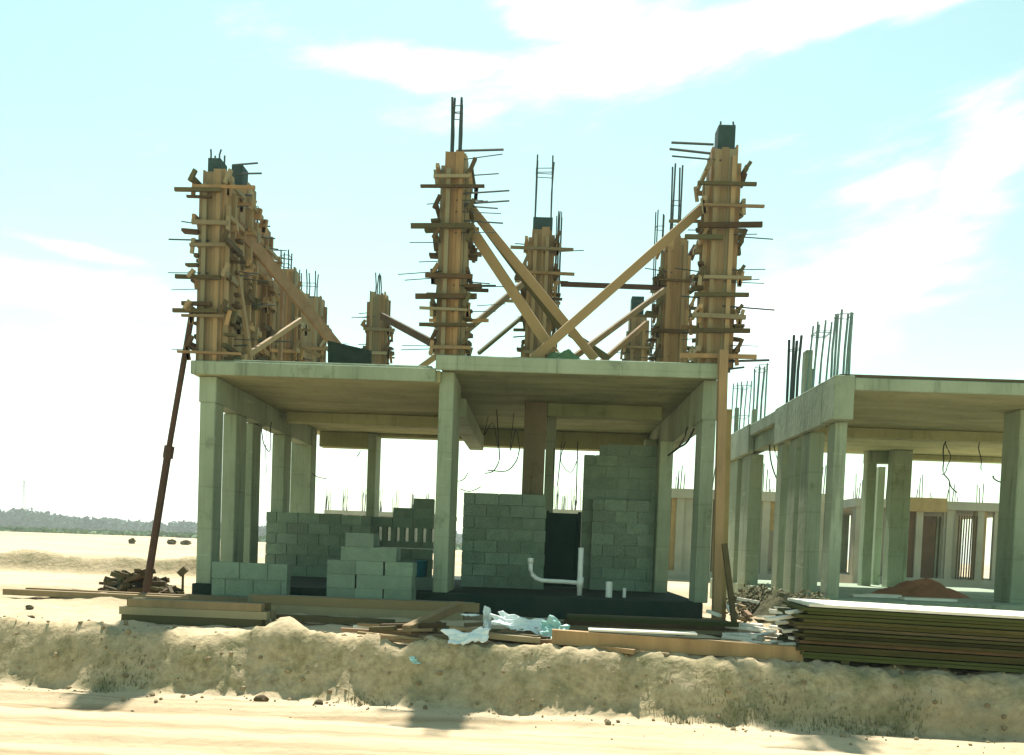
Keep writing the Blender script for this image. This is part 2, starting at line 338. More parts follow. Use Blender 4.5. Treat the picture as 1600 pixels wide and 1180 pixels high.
def col(key, px0, px1, Y0, d, ztop, z0=ZF, m='conc'):
    x0, x1 = X(px0, Y0), X(px1, Y0)
    cols[key] = (x0, x1, Y0, Y0 + d)
    return cbox('column', x0, x1, Y0, Y0 + d, z0 - .005, ztop, m)
SL, SR = ZL - .172, ZR - .172
col('A', 307, 331, 13.0, .36, SL - .38); col('B', 344, 365, 14.1, .5, SL - .38); col('B2', 372, 391, 15.2, .45, SL - .38)
col('C', 421, 441, 16.7, .45, SL - .38); col('D', 451, 483, 18.5, .4, SL - .003); col('E', 570, 583, 19.1, .6, SL - .02)
col('F', 678, 701, 13.0, 1.15, SR - .003)
col('G', 1089, 1110, 13.0, .5, SR - .57); col('H', 1025, 1046, 15.6, .4, SR - .57); col('K', 812, 846, 15.4, .4, SR - .003, m='brownconc')
col('K2', 847, 862, 16.4, .35, SR - .003); col('J', 970, 992, 19.2, .5, SR - .3); col('L', 1002, 1020, 17.6, .35, SR - .3)
# beams
xA0, xA1 = cols['A'][0], cols['A'][1]
cbox('beam', xA0 - .02, xA1 + .01, 13.0, 19.0, SL - .38, SL - .002)
cbox('beam', cols['G'][0] - .01, cols['G'][1] + .02, 13.0, 19.6, SR - .57, SR - .002)
cbox('beam', xA1 + .02, cols['E'][0] - .004, 19.15, 19.5, 3.72, SL - .003, 'soffit')
cbox('beam', cols['E'][1] + .004, xc, 19.2, 19.55, 3.98, SL - .003, 'soffit')
cbox('beam', xc + .06, cols['G'][0] - .02, 19.2, 19.55, 3.86, SR - .003, 'soffit')
cbox('beam', xc + .003, xc + .3, 14.2, 19.1, SL - .3, SL - .004)
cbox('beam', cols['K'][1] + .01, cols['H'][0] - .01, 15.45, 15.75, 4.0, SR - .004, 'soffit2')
cbox('beam', xl + .4, xc - .02, 16.3, 16.55, SL - .2, SL - .004, 'soffit')
# low edge of the roof: kerb upstands that the shuttering stands on
cbox('kerb', xl + .1, xc - .1, 13.0, 13.12, ZL, ZL + .08)

# upper storey: concrete heads and steel that show above the shuttering
def upper(key, head_px_y=None, bar_py=None, px=None, wide=0, dx=0, zb=None, **kw):
    x0, x1, y0, y1 = cols[key]; pm = (px or 0)
    zs = ZL if key in 'A B B2 C D E'.split() else ZR
    zt = Zy(pm, head_px_y, y0) if head_px_y else (zb or zs + .3)
    xm = at(pm, head_px_y or bar_py, y0).x if px else (x0 + x1) / 2
    hw = (x1 - x0) / 2 - .02
    xm = (x0 + x1) / 2 + dx; hw += wide; y1 = min(y1, y0 + .34)
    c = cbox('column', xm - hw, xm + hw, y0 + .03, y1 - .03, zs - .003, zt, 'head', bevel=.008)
    if bar_py: rebars(c, xm - hw + .03, xm + hw - .03, y0 + .07, min(y1 - .07, y0 + .5), zt - .02, Zy(pm, bar_py, y0), **kw)
    return c
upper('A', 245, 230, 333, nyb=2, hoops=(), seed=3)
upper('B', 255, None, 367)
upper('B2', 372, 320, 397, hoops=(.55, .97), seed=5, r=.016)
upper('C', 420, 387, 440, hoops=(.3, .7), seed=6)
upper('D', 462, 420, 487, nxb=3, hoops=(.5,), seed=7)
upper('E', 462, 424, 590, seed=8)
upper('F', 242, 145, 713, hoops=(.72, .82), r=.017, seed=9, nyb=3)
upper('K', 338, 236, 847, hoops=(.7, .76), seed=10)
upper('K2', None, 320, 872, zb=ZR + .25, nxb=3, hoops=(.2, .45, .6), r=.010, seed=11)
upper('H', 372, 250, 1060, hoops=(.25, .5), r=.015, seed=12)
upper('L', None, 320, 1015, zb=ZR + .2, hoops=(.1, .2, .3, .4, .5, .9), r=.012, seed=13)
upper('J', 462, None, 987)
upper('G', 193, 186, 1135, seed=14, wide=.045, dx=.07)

# ------------------------------------------------------------------ shuttering towers
GT = 'timber column shuttering on the roof slab'
def tower(key, top_py, px, label, seed, clampx=.28, grow=.05, rods=9, jag=1.0, dx=.02):
    rg = random.Random(seed)
    x0, x1, y0, y1 = cols[key]; zs = ZL if key in 'A B B2 C D E'.split() else ZR
    z0, z1 = zs + .004, Zy(px, top_py, y0)
    y1 = min(y1, y0 + .36); x0 -= grow - dx; x1 += grow + dx; y0 -= .01; y1 += .01
    t = empty('column_formwork', ((x0 + x1) / 2, (y0 + y1) / 2, zs), label, 'formwork', GT)
    th = .028
    def panel(fx0, fx1, fy0, fy1, along):
        m = MB(); L = (fx1 - fx0) if along == 'x' else (fy1 - fy0); n = max(2, round(L / .11))
        for i in range(n):
            a, b_ = L * i / n + .0008, L * (i + 1) / n - .0008
            top = z1 + rg.uniform(-.05, .04); o = rg.uniform(-.004, .004)
            if along == 'x': m.box(fx0 + a, fx0 + b_, fy0 + o, fy1 + o, z0, top)
            else: m.box(fx0 + o, fx1 + o, fy0 + a, fy0 + b_, z0, top)
        m.build('panel', M['wood'], t)
    panel(x0, x1, y0 - th, y0, 'x'); panel(x0, x1, y1, y1 + th, 'x')
    panel(x0 - th, x0, y0, y1, 'y'); panel(x1, x1 + th, y0, y1, 'y')
    sw = .06
    for xx in ((x0 + .035), (x1 - .035)):
        for (ya, yb) in ((y0 - th - sw - .002, y0 - th - .002), (y1 + th + .002, y1 + th + sw)):
            MB().box(xx - .03, xx + .03, ya, yb, z0, z1 - rg.uniform(.02, .25)).build('stud', M['wood'], t)
    for xx, sgn in ((x0 - th, -1), (x1 + th, 1)):
        for yy in (y0 + .06, y1 - .06):
            a, b_ = sorted((xx + sgn * .002, xx + sgn * sw))
            MB().box(a, b_, yy - .03, yy + .03, z0, z1 - rg.uniform(.05, .5)).build('stud', M['wood'], t)
    z = z0 + .16
    yF, yBk = y0 - th - sw - .004, y1 + th + sw + .004
    xL, xR = x0 - th - sw - .004, x1 + th + sw + .004
    while z < z1 - .25:
        for yy in (yF - .025, yBk + .025):
            a, b_ = xL - abs(rg.gauss(.06, clampx * .5)), xR + abs(rg.gauss(.06, clampx * .5))
            dz = rg.uniform(-.03, .03); hh = rg.choice((.035, .045, .06))
            if rg.random() < .3: continue
            m = MB().bar((a, yy, z + dz), (b_, yy + rg.uniform(-.02, .02), z + dz + rg.uniform(-.02, .02)), .045, hh)
            for q in range(rg.choice((1, 2, 3))):            # wedges knocked in behind the yoke
                wx = rg.choice((xL - .03, xR + .03)) + rg.uniform(-.02, .02)
                m.bar((wx, yy + .03, z + dz - .11), (wx + rg.uniform(-.05, .05), yy + .03, z + dz + .10), .05, .04)
            m.build('clamp', M['wood'] if rg.random() < .75 else M['woodd'], t)
        for xx in (xL - .025, xR + .025):
            a, b_ = yF - abs(rg.gauss(.05, .09 * clampx / .28)), yBk + abs(rg.gauss(.02, .08 * clampx / .28)); dz = .085 + rg.uniform(-.02, .02)
            m = MB().bar((xx, a, z + dz), (xx + rg.uniform(-.02, .02), b_, z + dz), .05, rg.choice((.06, .08)))
            if rg.random() < .6 * jag: m.bar((xx - .03, a + .02, z + dz - .05), (xx + .05, a + .02, z + dz + rg.uniform(.05, .16)), .06, .05)
            if rg.random() < .6 * jag: m.bar((xx, (a + b_) / 2, z + dz - .12), (xx + rg.uniform(-.06, .06), (a + b_) / 2, z + dz + .05), .1, .07)
            m.build('clamp', M['woodd'] if rg.random() < .5 else M['wood'], t)
        z += rg.uniform(.36, .56)
    zz = z0 + .08                                              # short packing timbers that show as serrated ends on both sides
    while zz < z0 + (z1 - z0) * .72:
        for xx, sgn in ((xL, -1), (xR, 1)):
            if rg.random() < (.3 if clampx > .14 else .8): continue
            yy = rg.choice((y0 + .02, (y0 + y1) / 2, y1 - .02)); L = abs(rg.gauss(.05, .075)) * (clampx / .28) + .03
            MB().bar((xx - sgn * .02, yy, zz), (xx + sgn * L, yy + rg.uniform(-.03, .03), zz + rg.uniform(-.015, .015)), rg.uniform(.08, .2), rg.uniform(.03, .055)).build('packing', M['woodd'], t)
        zz += rg.uniform(.12, .2)
    for i in range(rods):
        z = rg.uniform(z0 + .2, z1 - .2); y = rg.choice((y0 - th - .02, (y0 + y1) / 2, y1 + th)) ; sgn = rg.choice((-1, 1)); L = rg.uniform(.15, .55)
        xa = x0 if sgn < 0 else x1
        MB().tube([(xa - sgn * .1, y, z), (xa + sgn * (L + .1), y, z + rg.uniform(-.05, .06))], rg.choice((.007, .009, .012)), 5).build('tie_rod', M['steel'], t)
    return t
tw = {}
tw['A'] = tower('A', 266, 330, 'tall brown shuttering tower at the front left corner of the roof', 21, grow=.02, rods=8)
tw['B'] = tower('B', 288, 372, 'shuttering tower second from the front left, below a dark concrete head', 22, rods=4, clampx=.12)
tw['B2'] = tower('B2', 352, 400, 'shuttering tower third along the left side, a square cage on top', 23, rods=4, clampx=.10)
tw['C'] = tower('C', 418, 440, 'low shuttering tower fourth along the left side with thin bars', 24, rods=3, clampx=.10)
tw['D'] = tower('D', 462, 487, 'lowest shuttering tower at the far left corner under a row of bars', 25, rods=3, clampx=.12)
tw['E'] = tower('E', 458, 590, 'small lone shuttering tower at the back, left of the tallest central one', 26, rods=8, clampx=.25)
tw['F'] = tower('F', 240, 713, 'tall central front shuttering tower with four long steel bars on top', 27, grow=.015, rods=14)
tw['K'] = tower('K', 356, 845, 'middle shuttering tower behind the crossed timber braces', 28, grow=-.05, rods=6, clampx=.42, dx=-.01)
tw['H'] = tower('H', 372, 1050, 'shuttering tower just behind the front right one, twin bars rising high', 29, rods=5)
tw['J'] = tower('J', 492, 985, 'short back right shuttering tower with a green grey concrete stub', 30, rods=4, clampx=.15, grow=.0)
tw['G'] = tower('G', 230, 1130, 'tall front right shuttering tower capped by a square concrete head', 31, grow=.06, rods=12, dx=.05)
def rod_on(key, Y, *segs):
    for (a, b_, c, d, r) in segs: MB().tube([at(a, b_, Y), at(c, d, Y)], r, 5).build('tie_rod', M['steel'], tw[key])
rod_on('F', 12.97, (715, 236, 787, 234, .018), (720, 250, 785, 241, .008), (720, 303, 796, 298, .013), (725, 319, 796, 314, .013), (725, 322, 778, 326, .011), (725, 345, 786, 349, .012),
       (640, 379, 690, 379, .007), (622, 429, 690, 424, .007), (632, 438, 690, 434, .007), (628, 540, 690, 541, .006), (745, 447, 775, 447, .018), (745, 478, 790, 475, .006))
rod_on('G', 12.97, (1049, 223, 1115, 226, .018), (1046, 233, 1110, 240, .018), (1140, 367, 1183, 366, .007), (1140, 422, 1196, 421, .007), (1140, 441, 1194, 443, .007), (1140, 540, 1185, 541, .007), (1130, 565, 1202, 563, .018), (1130, 578, 1163, 574, .015))
rod_on('A', 12.97, (268, 453, 310, 452, .006), (268, 546, 312, 546, .006))
rod_on('B', 14.05, (365, 258, 403, 255, .015), (365, 272, 409, 271, .015), (368, 305, 394, 305, .014))
rod_on('B2', 15.15, (395, 354, 422, 354, .013), (400, 370, 430, 373, .013), (400, 385, 435, 390, .012))
rod_on('C', 16.65, (425, 391, 448, 392, .010), (425, 402, 457, 406, .011))
def yoke_on(key, Y, *segs):
    for (a, b_, c, d, h) in segs: MB().bar(at(a, b_, Y), at(c, d, Y), .05, h).build('clamp', M['woodd'], tw[key])
yoke_on('A', 12.86, (273, 296, 345, 297, .05), (292, 307, 330, 308, .03), (274, 432, 345, 434, .055), (284, 474, 330, 475, .055), (270, 485, 340, 486, .055))
yoke_on('F', 12.84, (657, 291, 757, 291, .035), (642, 353, 740, 353, .065), (649, 463, 745, 463, .07), (655, 507, 742, 508, .045))
yoke_on('G', 12.84, (1090, 286, 1182, 288, .045), (1090, 352, 1191, 351, .07), (1085, 460, 1170, 461, .055), (1080, 516, 1172, 517, .06), (1070, 370, 1130, 371, .06))

# ------------------------------------------------------------------ braces and posts
def plank(p, q, w_, h, label, cat='plank', name='timber_plank', m='woodp', group=None, up=(0, 0, 1)):
    return tag(MB().bar(p, q, w_, h, up).build(name, M[m]), label, cat, group)
GB = 'timber braces between the shuttering towers'
BR = [
    ((715, 300, 13.35), (930, 562, 13.5), .13, 'longest brown brace running down right from the central tower', 'woodp'),
    ((732, 352, 13.2), (872, 562, 13.3), .15, 'broad pale brace just left of the longest brown one', 'woodp'),
    ((742, 335, 13.6), (880, 520, 13.7), .09, 'dark thin brace above the longest brown one', 'woodd'),
    ((730, 516, 13.8), (830, 432, 14.9), .09, 'short brace climbing from the central tower foot to the middle tower', 'wood'),
    ((748, 552, 14.4), (815, 496, 15.2), .055, 'thin dark brace under the short climbing brace', 'woodd'),
    ((1106, 318, 13.2), (832, 561, 13.05), .13, 'long pale brace sloping from the front right tower down to the slab edge', 'woodp'),
    ((1104, 316, 13.55), (1066, 350, 13.7), .10, 'stub of dark timber at the head of the long pale right hand brace', 'woodd'),
    ((1040, 452, 15.2), (888, 565, 13.4), .085, 'thin green tinged brace ending near the slab edge, right of the crossing', 'wood'),
    ((890, 520, 13.9), (952, 562, 13.9), .11, 'short dark brace foot right of the crossing, sloping down right', 'woodd'),
    ((1010, 505, 15.0), (940, 566, 14.2), .085, 'short grey brace foot meeting the dark one in a vee', 'wood'),
    ((596, 494, 18.8), (690, 544, 16.0), .14, 'dark sloping brace between the lone back tower and the central tower', 'woodd'),
    ((645, 583, 14.8), (688, 552, 14.2), .08, 'small brace at the left foot of the central tower', 'wood'),
    ((374, 356, 13.9), (532, 548, 16.5), .21, 'wide pale brace sloping down across the left row of towers', 'woodp'),
    ((366, 385, 13.4), (392, 566, 13.5), .11, 'nearly upright pale brace beside the front left tower', 'woodp'),
    ((442, 430, 15.4), (438, 562, 15.3), .09, 'upright pale board in front of the left row of towers', 'woodp'),
    ((380, 560, 13.3), (470, 500, 16.2), .08, 'brace rising right behind the upright boards of the left row', 'wood'),
    ((462, 540, 16.8), (500, 556, 17.2), .06, 'short tilted board low at the far end of the left row', 'wood'),
    ((348, 330, 13.7), (440, 470, 15.8), .12, 'brown brace high on the left row just under its concrete heads', 'wood'),
]
for (a, b_, tk, lab, m) in BR:
    plank(at(*a), at(*b_), .05 if tk < .12 else .06, tk, lab, 'brace', 'timber_brace', m, GB, up=(0, -.2, 1))
plank(at(876, 444, 15.6), at(1040, 450, 15.6), .06, .075, 'dark red horizontal rail between the middle and the right towers', 'rail', 'timber_rail', 'rust')
# raking prop and outside posts
pr = empty('raking_prop', at(228, 928, 13.6), 'rusty steel prop leaning from the ground up to the front left roof corner', 'prop')
MB().tube([at(300, 490, 12.95), at(262, 712, 13.15)], .045, 8).build('inner_tube', M['rust'], pr)
MB().tube([at(263, 706, 13.15), at(227, 932, 13.2)], .058, 8).build('outer_tube', M['rust'], pr)
MB().tube([at(265, 697, 13.14), at(262, 716, 13.16)], .078, 8).build('collar', M['rust'], pr)
q = at(227, 934, 13.2); MB().box(q.x - .12, q.x + .12, q.y - .1, q.y + .1, q.z - .03, q.z).build('base_plate', M['rust'], pr)
plank(at(1130, 548, 12.72), at(1119, 984, 12.72), .14, .12, 'tall brown timber post standing against the right end of the house', 'post', 'timber_post', 'wood', up=(1, 0, 0))
plank(at(1137, 640, 12.95), at(1127, 975, 12.95), .11, .06, 'ochre board standing behind the tall post by the right end', 'board', 'timber_board', 'ochre', up=(0, 1, 0))
plank(at(1132, 850, 12.4), at(1149, 988, 12.2), .07, .07, 'short tilted brown post right of the tall one', 'post', 'timber_post', 'woodd', up=(1, 0, 0))
# objects on the roof
tp = MB(); pts = [at(512, 532, 14.8), at(580, 548, 14.8), at(580, 575, 14.8), at(512, 578, 14.8)]
for p in pts: tp.v.append(p)
for p in pts: tp.v.append(p + Vector((0, .05, 0)))
tp.f = [[0, 1, 2, 3], [7, 6, 5, 4], [0, 4, 5, 1], [1, 5, 6, 2], [2, 6, 7, 3], [3, 7, 4, 0]]
tag(tp.build('shutter_board', M['bitumen']), 'dark green shutter board standing on the slab left of the lone back tower', 'board')
def crumple(name, c, sx, sy, rz, m, amp, label, cat, n=28, seed=1, tilt=(0, 0), group=None, drape=False):
    rg = Vector((seed * 7.1, seed * 3.3, 0)); v, f_ = [], []
    mt = Matrix.Rotation(rz, 3, 'Z') @ Matrix.Rotation(tilt[0], 3, 'X') @ Matrix.Rotation(tilt[1], 3, 'Y')
    for i in range(n + 1):
        for j in range(n + 1):
            u, w_ = i / n - .5, j / n - .5
            k = 1 + .5 * noise.noise(Vector((u * 3, w_ * 3, 0)) + rg)
            z = .7 * amp * (noise.noise(Vector((u * 3.2, w_ * 3.2, 0)) + rg) + .6 * noise.noise(Vector((u * 8, w_ * 8, 4)) + rg) + .35 * abs(noise.noise(Vector((u * 17, w_ * 5, 8)) + rg)))
            z += amp * 1.1 * (abs(((u * 1.7 + w_ * .6 + seed * .37) % 1) - .5) - .25)
            if drape: z += sy * .9 * max(0, 1 - (2 * abs(u)) ** 2) * max(0, 1 - (2 * abs(w_)) ** 1.5)
            v.append(Vector(c) + mt @ Vector((u * sx * k, w_ * sy * k, z)))
    for i in range(n):
        for j in range(n): a = i * (n + 1) + j; f_.append([a, a + n + 1, a + n + 2, a + 1])
    mb = MB(); mb.v = v; mb.f = f_
    o = mb.build(name, m, smooth=True); sdm = o.modifiers.new('thickness', 'SOLIDIFY'); sdm.thickness = .006
    return tag(o, label, cat, group)
q = at(882, 558, 13.2)
crumple('tarpaulin', (q.x, q.y, ZR + .02), .5, .24, .1, M['greencloth'], .07, 'bundled green tarpaulin on the slab edge below the crossing braces', 'tarpaulin', seed=2, drape=True)

# ------------------------------------------------------------------ block walls and stacks under the slab
def blockwall(px0, px1, Y, ztops, label, name='block_wall', z0=ZF, th=.2, hole=None, L=.4, Hc=.2, seed=1):
    """masonry of separate blocks in one mesh; ztops gives the top height along the length"""
    rg = random.Random(seed); m = MB(); x0, x1 = X(px0, Y), X(px1, Y); r = 0; z = z0 + .002
    zmax = max(ztops); nk = len(ztops)
    for k, zt in enumerate(ztops): m.box(x0 + .01 + (x1 - x0 - .02) * k / nk, x0 + .01 + (x1 - x0 - .02) * (k + 1) / nk, Y + .02, Y + th - .02, z0, z0 + math.floor((zt - z0 + Hc * .35) / Hc) * Hc - .03)
    while z < zmax - .05:
        x = x0 - (L / 2 if r % 2 else 0)
        while x < x1 - .02:
            a, b_ = max(x, x0), min(x + L - .012, x1)
            mid = (a + b_) / 2; k = min(len(ztops) - 1, int((mid - x0) / (x1 - x0) * len(ztops)))
            if b_ - a > .05 and z + Hc * .6 < ztops[k] and not (hole and hole[0] < mid < hole[1] and hole[2] < z + Hc / 2 < hole[3]):
                o = rg.uniform(-.014, .010); m.box(a, b_ - .002, Y + o, Y + th + o, z, min(z + Hc - .012, ztops[k]))
            x += L
        z += Hc; r += 1
    return tag(m.build(name, M['block']), label, 'wall')
blockwall(722, 852, 15.12, [Zy(780, 770, 15.12)], 'half height grey block wall under the window in the right bay', seed=1)
wz = Zy(960, 690, 16.05)
h0, h1 = X(1012, 16.05), X(1025, 16.05)
blockwall(908, 1024, 16.05, [wz - .15, wz, wz, wz, wz], 'tall grey block wall filling the right bay beside the doorway', seed=2)
blockwall(924, 1022, 15.8, [Zy(960, 772, 15.8)], 'lower block wall standing in front of the tall right bay wall', seed=7)
blockwall(415, 578, 16.6, [Zy(430, 800, 16.6), Zy(520, 800, 16.6), Zy(560, 806, 16.6)], 'wide block wall across the back of the left bay', seed=3)
blockwall(580, 676, 17.4, [Zy(630, 846, 17.4)], 'low block wall carrying the row of upright blocks', seed=4)
blockwall(332, 450, 12.55, [Zy(390, 880, 12.55)], 'low block wall standing before the front left column', z0=.66, Hc=.24, seed=5)
# one hollow block, copied
bmh = bmesh.new()
def block_mesh():
    m = MB().box(-.195, .195, -.095, .095, 0, .19); me_ = bpy.data.meshes.new('concrete_block')
    m.v = []; m.f = []
    xs_ = (-.195, -.165, -.015, .015, .165, .195); ys_ = (-.095, -.06, .06, .095)
    idx = {}
    for k, z in enumerate((0, .19)):
        for j, y in enumerate(ys_):
            for i, x in enumerate(xs_): idx[i, j, k] = len(m.v); m.v.append(Vector((x, y, z)))
    for i in range(5):
        for j in range(3):
            if j == 1 and i in (1, 3):
                for (a, b_) in (((i, j), (i + 1, j)), ((i + 1, j), (i + 1, j + 1)), ((i + 1, j + 1), (i, j + 1)), ((i, j + 1), (i, j))):
                    m.f.append([idx[a[0], a[1], 0], idx[a[0], a[1], 1], idx[b_[0], b_[1], 1], idx[b_[0], b_[1], 0]])
                continue
            m.f.append([idx[i, j, 1], idx[i + 1, j, 1], idx[i + 1, j + 1, 1], idx[i, j + 1, 1]])
            m.f.append([idx[i, j, 0], idx[i, j + 1, 0], idx[i + 1, j + 1, 0], idx[i + 1, j, 0]])
    for i in range(5):
        m.f.append([idx[i, 0, 0], idx[i + 1, 0, 0], idx[i + 1, 0, 1], idx[i, 0, 1]]); m.f.append([idx[i + 1, 3, 0], idx[i, 3, 0], idx[i, 3, 1], idx[i + 1, 3, 1]])
    for j in range(3):
        m.f.append([idx[0, j + 1, 0], idx[0, j, 0], idx[0, j, 1], idx[0, j + 1, 1]]); m.f.append([idx[5, j, 0], idx[5, j + 1, 0], idx[5, j + 1, 1], idx[5, j, 1]])
    me_.from_pydata([tuple(p) for p in m.v], [], m.f); me_.materials.append(M['block']); return me_
BM = block_mesh(); rb = random.Random(5)
proto = None
def put_block(x, y, z, rz, label, group, rot=(0, 0)):
    global proto
    if proto is None: proto = bpy.data.objects.new('concrete_block', BM); o = proto
    else: o = proto.copy()
    COL.objects.link(o); o.location = (x, y, z); o.rotation_euler = (rot[0], rot[1], rz)
    return tag(o, label, 'block', group)
def stack(px0, py_rows, Y, label, group, rows=2, zb=None):
    """py_rows: per course (px0, px1); blocks laid lengthwise, 'rows' deep"""
    for k, (a, b_) in enumerate(py_rows):
        xa, xb = X(a, Y), X(b_, Y); n = max(1, round((xb - xa) / .4))
        for r in range(rows):
            for i in range(n):
                put_block(xa + .2 + i * .4 + rb.uniform(-.012, .012), Y + .1 + r * .2 + rb.uniform(-.008, .012), (zb or ZF) + k * .193 + .002, rb.uniform(-.03, .03), label, group)
stack(0, [(512, 636), (512, 636), (512, 636), (512, 636), (531, 628), (540, 584)], 12.42, 'grey hollow block in the stepped stack at the front of the left bay', 'blocks of the stepped stack', zb=.69)
stack(0, [(602, 678)], 13.45, 'grey block on the floor at the right foot of the stepped stack', 'blocks beside the stepped stack', 1)
# row of upright blocks with light between them, stepped caps above
zb = Zy(630, 846, 17.4) - .02; zrow = zb + .03
kz = math.floor((Zy(630, 846, 17.4) - ZF + .05) / .2) * .2 + ZF
for i in range(8):
    x = X(582 + i * 13.9, 17.4)
    o = put_block(x, 17.5, kz + .2, 0, 'upright grey block in the spaced row on the low back wall', 'spaced upright blocks', (0, math.pi / 2)); o.scale = (1, 1, .5)
ztop = kz + .395
for k, (a, b_) in enumerate(((580, 676), (608, 676), (640, 676))):
    xa, xb = X(a, 17.4), X(b_, 17.4); n = max(1, round((xb - xa) / .4))
    for i in range(n): put_block(xb - .2 - i * .4, 17.5, ztop + k * .193, rb.uniform(-.02, .02), 'grey block in the stepped capping above the spaced upright blocks', 'capping blocks over the spaced row')
# drum, door sheet, pipework
bk = MB(); q = Vector((X(659, 13.5), 13.54, ZF + .197))
prof = [(.0, .0), (.075, 0), (.085, .02), (.1, .23), (.108, .235), (.108, .25), (.095, .25), (.08, .03), (0, .03)]
for (r, z) in prof:
    for k in range(16): a = k * math.pi / 8; bk.v.append(q + Vector((r * math.cos(a), r * math.sin(a), z)))
for i in range(len(prof) - 1):
    for k in range(16): k2 = (k + 1) % 16; bk.f.append([i * 16 + k, i * 16 + k2, (i + 1) * 16 + k2, (i + 1) * 16 + k])
bkt = empty('bucket', q, 'small blue plastic bucket standing on a block near the central column', 'bucket')
bk.build('pail', M['blue'], bkt, smooth=True)
MB().tube([q + Vector((.105 * math.cos(a), -.03 - .05 * math.sin(a), .245 + .02 * math.sin(a))) for a in [k * math.pi / 10 for k in range(11)]], .004, 5).build('handle', M['steel'], bkt)
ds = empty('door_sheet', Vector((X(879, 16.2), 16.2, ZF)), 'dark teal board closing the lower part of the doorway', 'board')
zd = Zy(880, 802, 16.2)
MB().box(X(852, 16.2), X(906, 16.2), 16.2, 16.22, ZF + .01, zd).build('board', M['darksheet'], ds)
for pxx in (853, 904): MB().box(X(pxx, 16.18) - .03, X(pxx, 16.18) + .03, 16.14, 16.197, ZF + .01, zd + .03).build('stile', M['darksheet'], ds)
pp = empty('drain_pipe', Vector((X(880, 13.7), 13.7, ZF)), 'white plastic drain pipe bent into a U across the right bay', 'pipe')
Yp = 13.7
arc = [at(829, 878, Yp), at(829, 890, Yp), at(832, 898, Yp), at(838, 904, Yp), at(846, 907, Yp), at(858, 908, Yp)]
MB().tube(arc + [at(880, 909, Yp), at(906, 911, Yp)], .034, 10).build('bend', M['pvc'], pp, smooth=True)
MB().tube([at(908, 856, Yp), at(905, 936, Yp)], .040, 10).build('riser', M['pvc'], pp, smooth=True)
MB().tube([at(829, 872, Yp), at(829, 880, Yp)], .044, 10).build('socket', M['pvc'], pp, smooth=True)
MB().tube([at(907, 902, Yp), at(906, 918, Yp)], .050, 10).build('tee', M['pvc'], pp, smooth=True)
tag(MB().tube([at(952, 909, 13.5), at(951, 938, 13.5)], .05, 10).build('pipe_stub', M['pvc']), 'thick white pipe stub rising from the floor right of the drain pipe', 'pipe')
tag(MB().tube([at(976, 919, 13.6), at(975, 938, 13.6)], .026, 10).build('pipe_stub', M['pvc']), 'thin short white pipe stub, rightmost on the floor', 'pipe')
# conduits dangling from the soffit
def cable(pts, Y, label, r=.010, name='dangling_conduit'):
    P = [at(a, b_, Y) for a, b_ in pts]; Q = []
    for i in range(len(P) - 1):
        p0, p1, p2, p3 = P[max(0, i - 1)], P[i], P[i + 1], P[min(len(P) - 1, i + 2)]
        for k in range(6):
            u = k / 6; Q.append(.5 * ((2 * p1) + (p2 - p0) * u + (2 * p0 - 5 * p1 + 4 * p2 - p3) * u * u + (3 * p1 - p0 - 3 * p2 + p3) * u ** 3))
    Q.append(P[-1])
    for i, v in enumerate(Q): v.y += .04 * math.sin(i * .7)
    return tag(MB().tube(Q, r, 6).build(name, M['cable']), label, 'cable')
cable([(776, 640), (779, 690), (780, 718), (772, 735), (758, 740)], 15.0, 'black conduit looping down in the right bay window')
cable([(812, 700), (806, 722), (790, 736), (762, 735)], 15.1, 'black conduit drooping across the right bay window')
cable([(763, 650), (757, 680), (770, 660), (778, 700)], 15.2, 'thin black conduit loop high above the right bay window', .007)
cable([(803, 645), (797, 705), (806, 672), (812, 700)], 15.0, 'narrow conduit loop beside the middle column', .007)
cable([(719, 764), (735, 768), (752, 760)], 14.6, 'short conduit end poking out low beside the central column', .008)
cable([(716, 752), (726, 748), (731, 738)], 14.6, 'short conduit end curling up beside the central column', .008)
cable([(404, 648), (412, 690), (421, 704), (424, 660)], 15.6, 'black conduit loop hanging between the left side columns')
cable([(414, 660), (416, 700), (415, 740)], 15.7, 'thin straight conduit hanging between the left side columns', .006)
cable([(342, 640), (336, 670), (338, 710), (343, 745)], 13.8, 'conduit bowed against the front left column', .008)
cable([(487, 740), (498, 746), (510, 748)], 18.6, 'short conduit end by the left back window', .010)
cable([(563, 704), (558, 714)], 18.8, 'short conduit end under the left back beam', .010)
cable([(1090, 660), (1074, 690), (1060, 700), (1044, 712)], 13.9, 'thick black conduit swooping across the right side opening', .016)
cable([(1074, 668), (1070, 682), (1062, 697)], 14.0, 'short conduit joining the swooping one in the right side opening', .012)
cable([(878, 690), (874, 730), (871, 760)], 15.5, 'black conduit hanging straight in the doorway', .009)
cable([(884, 690), (876, 720), (892, 738), (903, 715)], 15.6, 'conduit loop hanging in the doorway', .007)
cable([(866, 700), (864, 795)], 16.1, 'thin upright rod at the left of the doorway', .008, 'wire')
cable([(903, 690), (900, 790)], 15.7, 'thin upright rod at the right of the doorway', .010, 'wire')

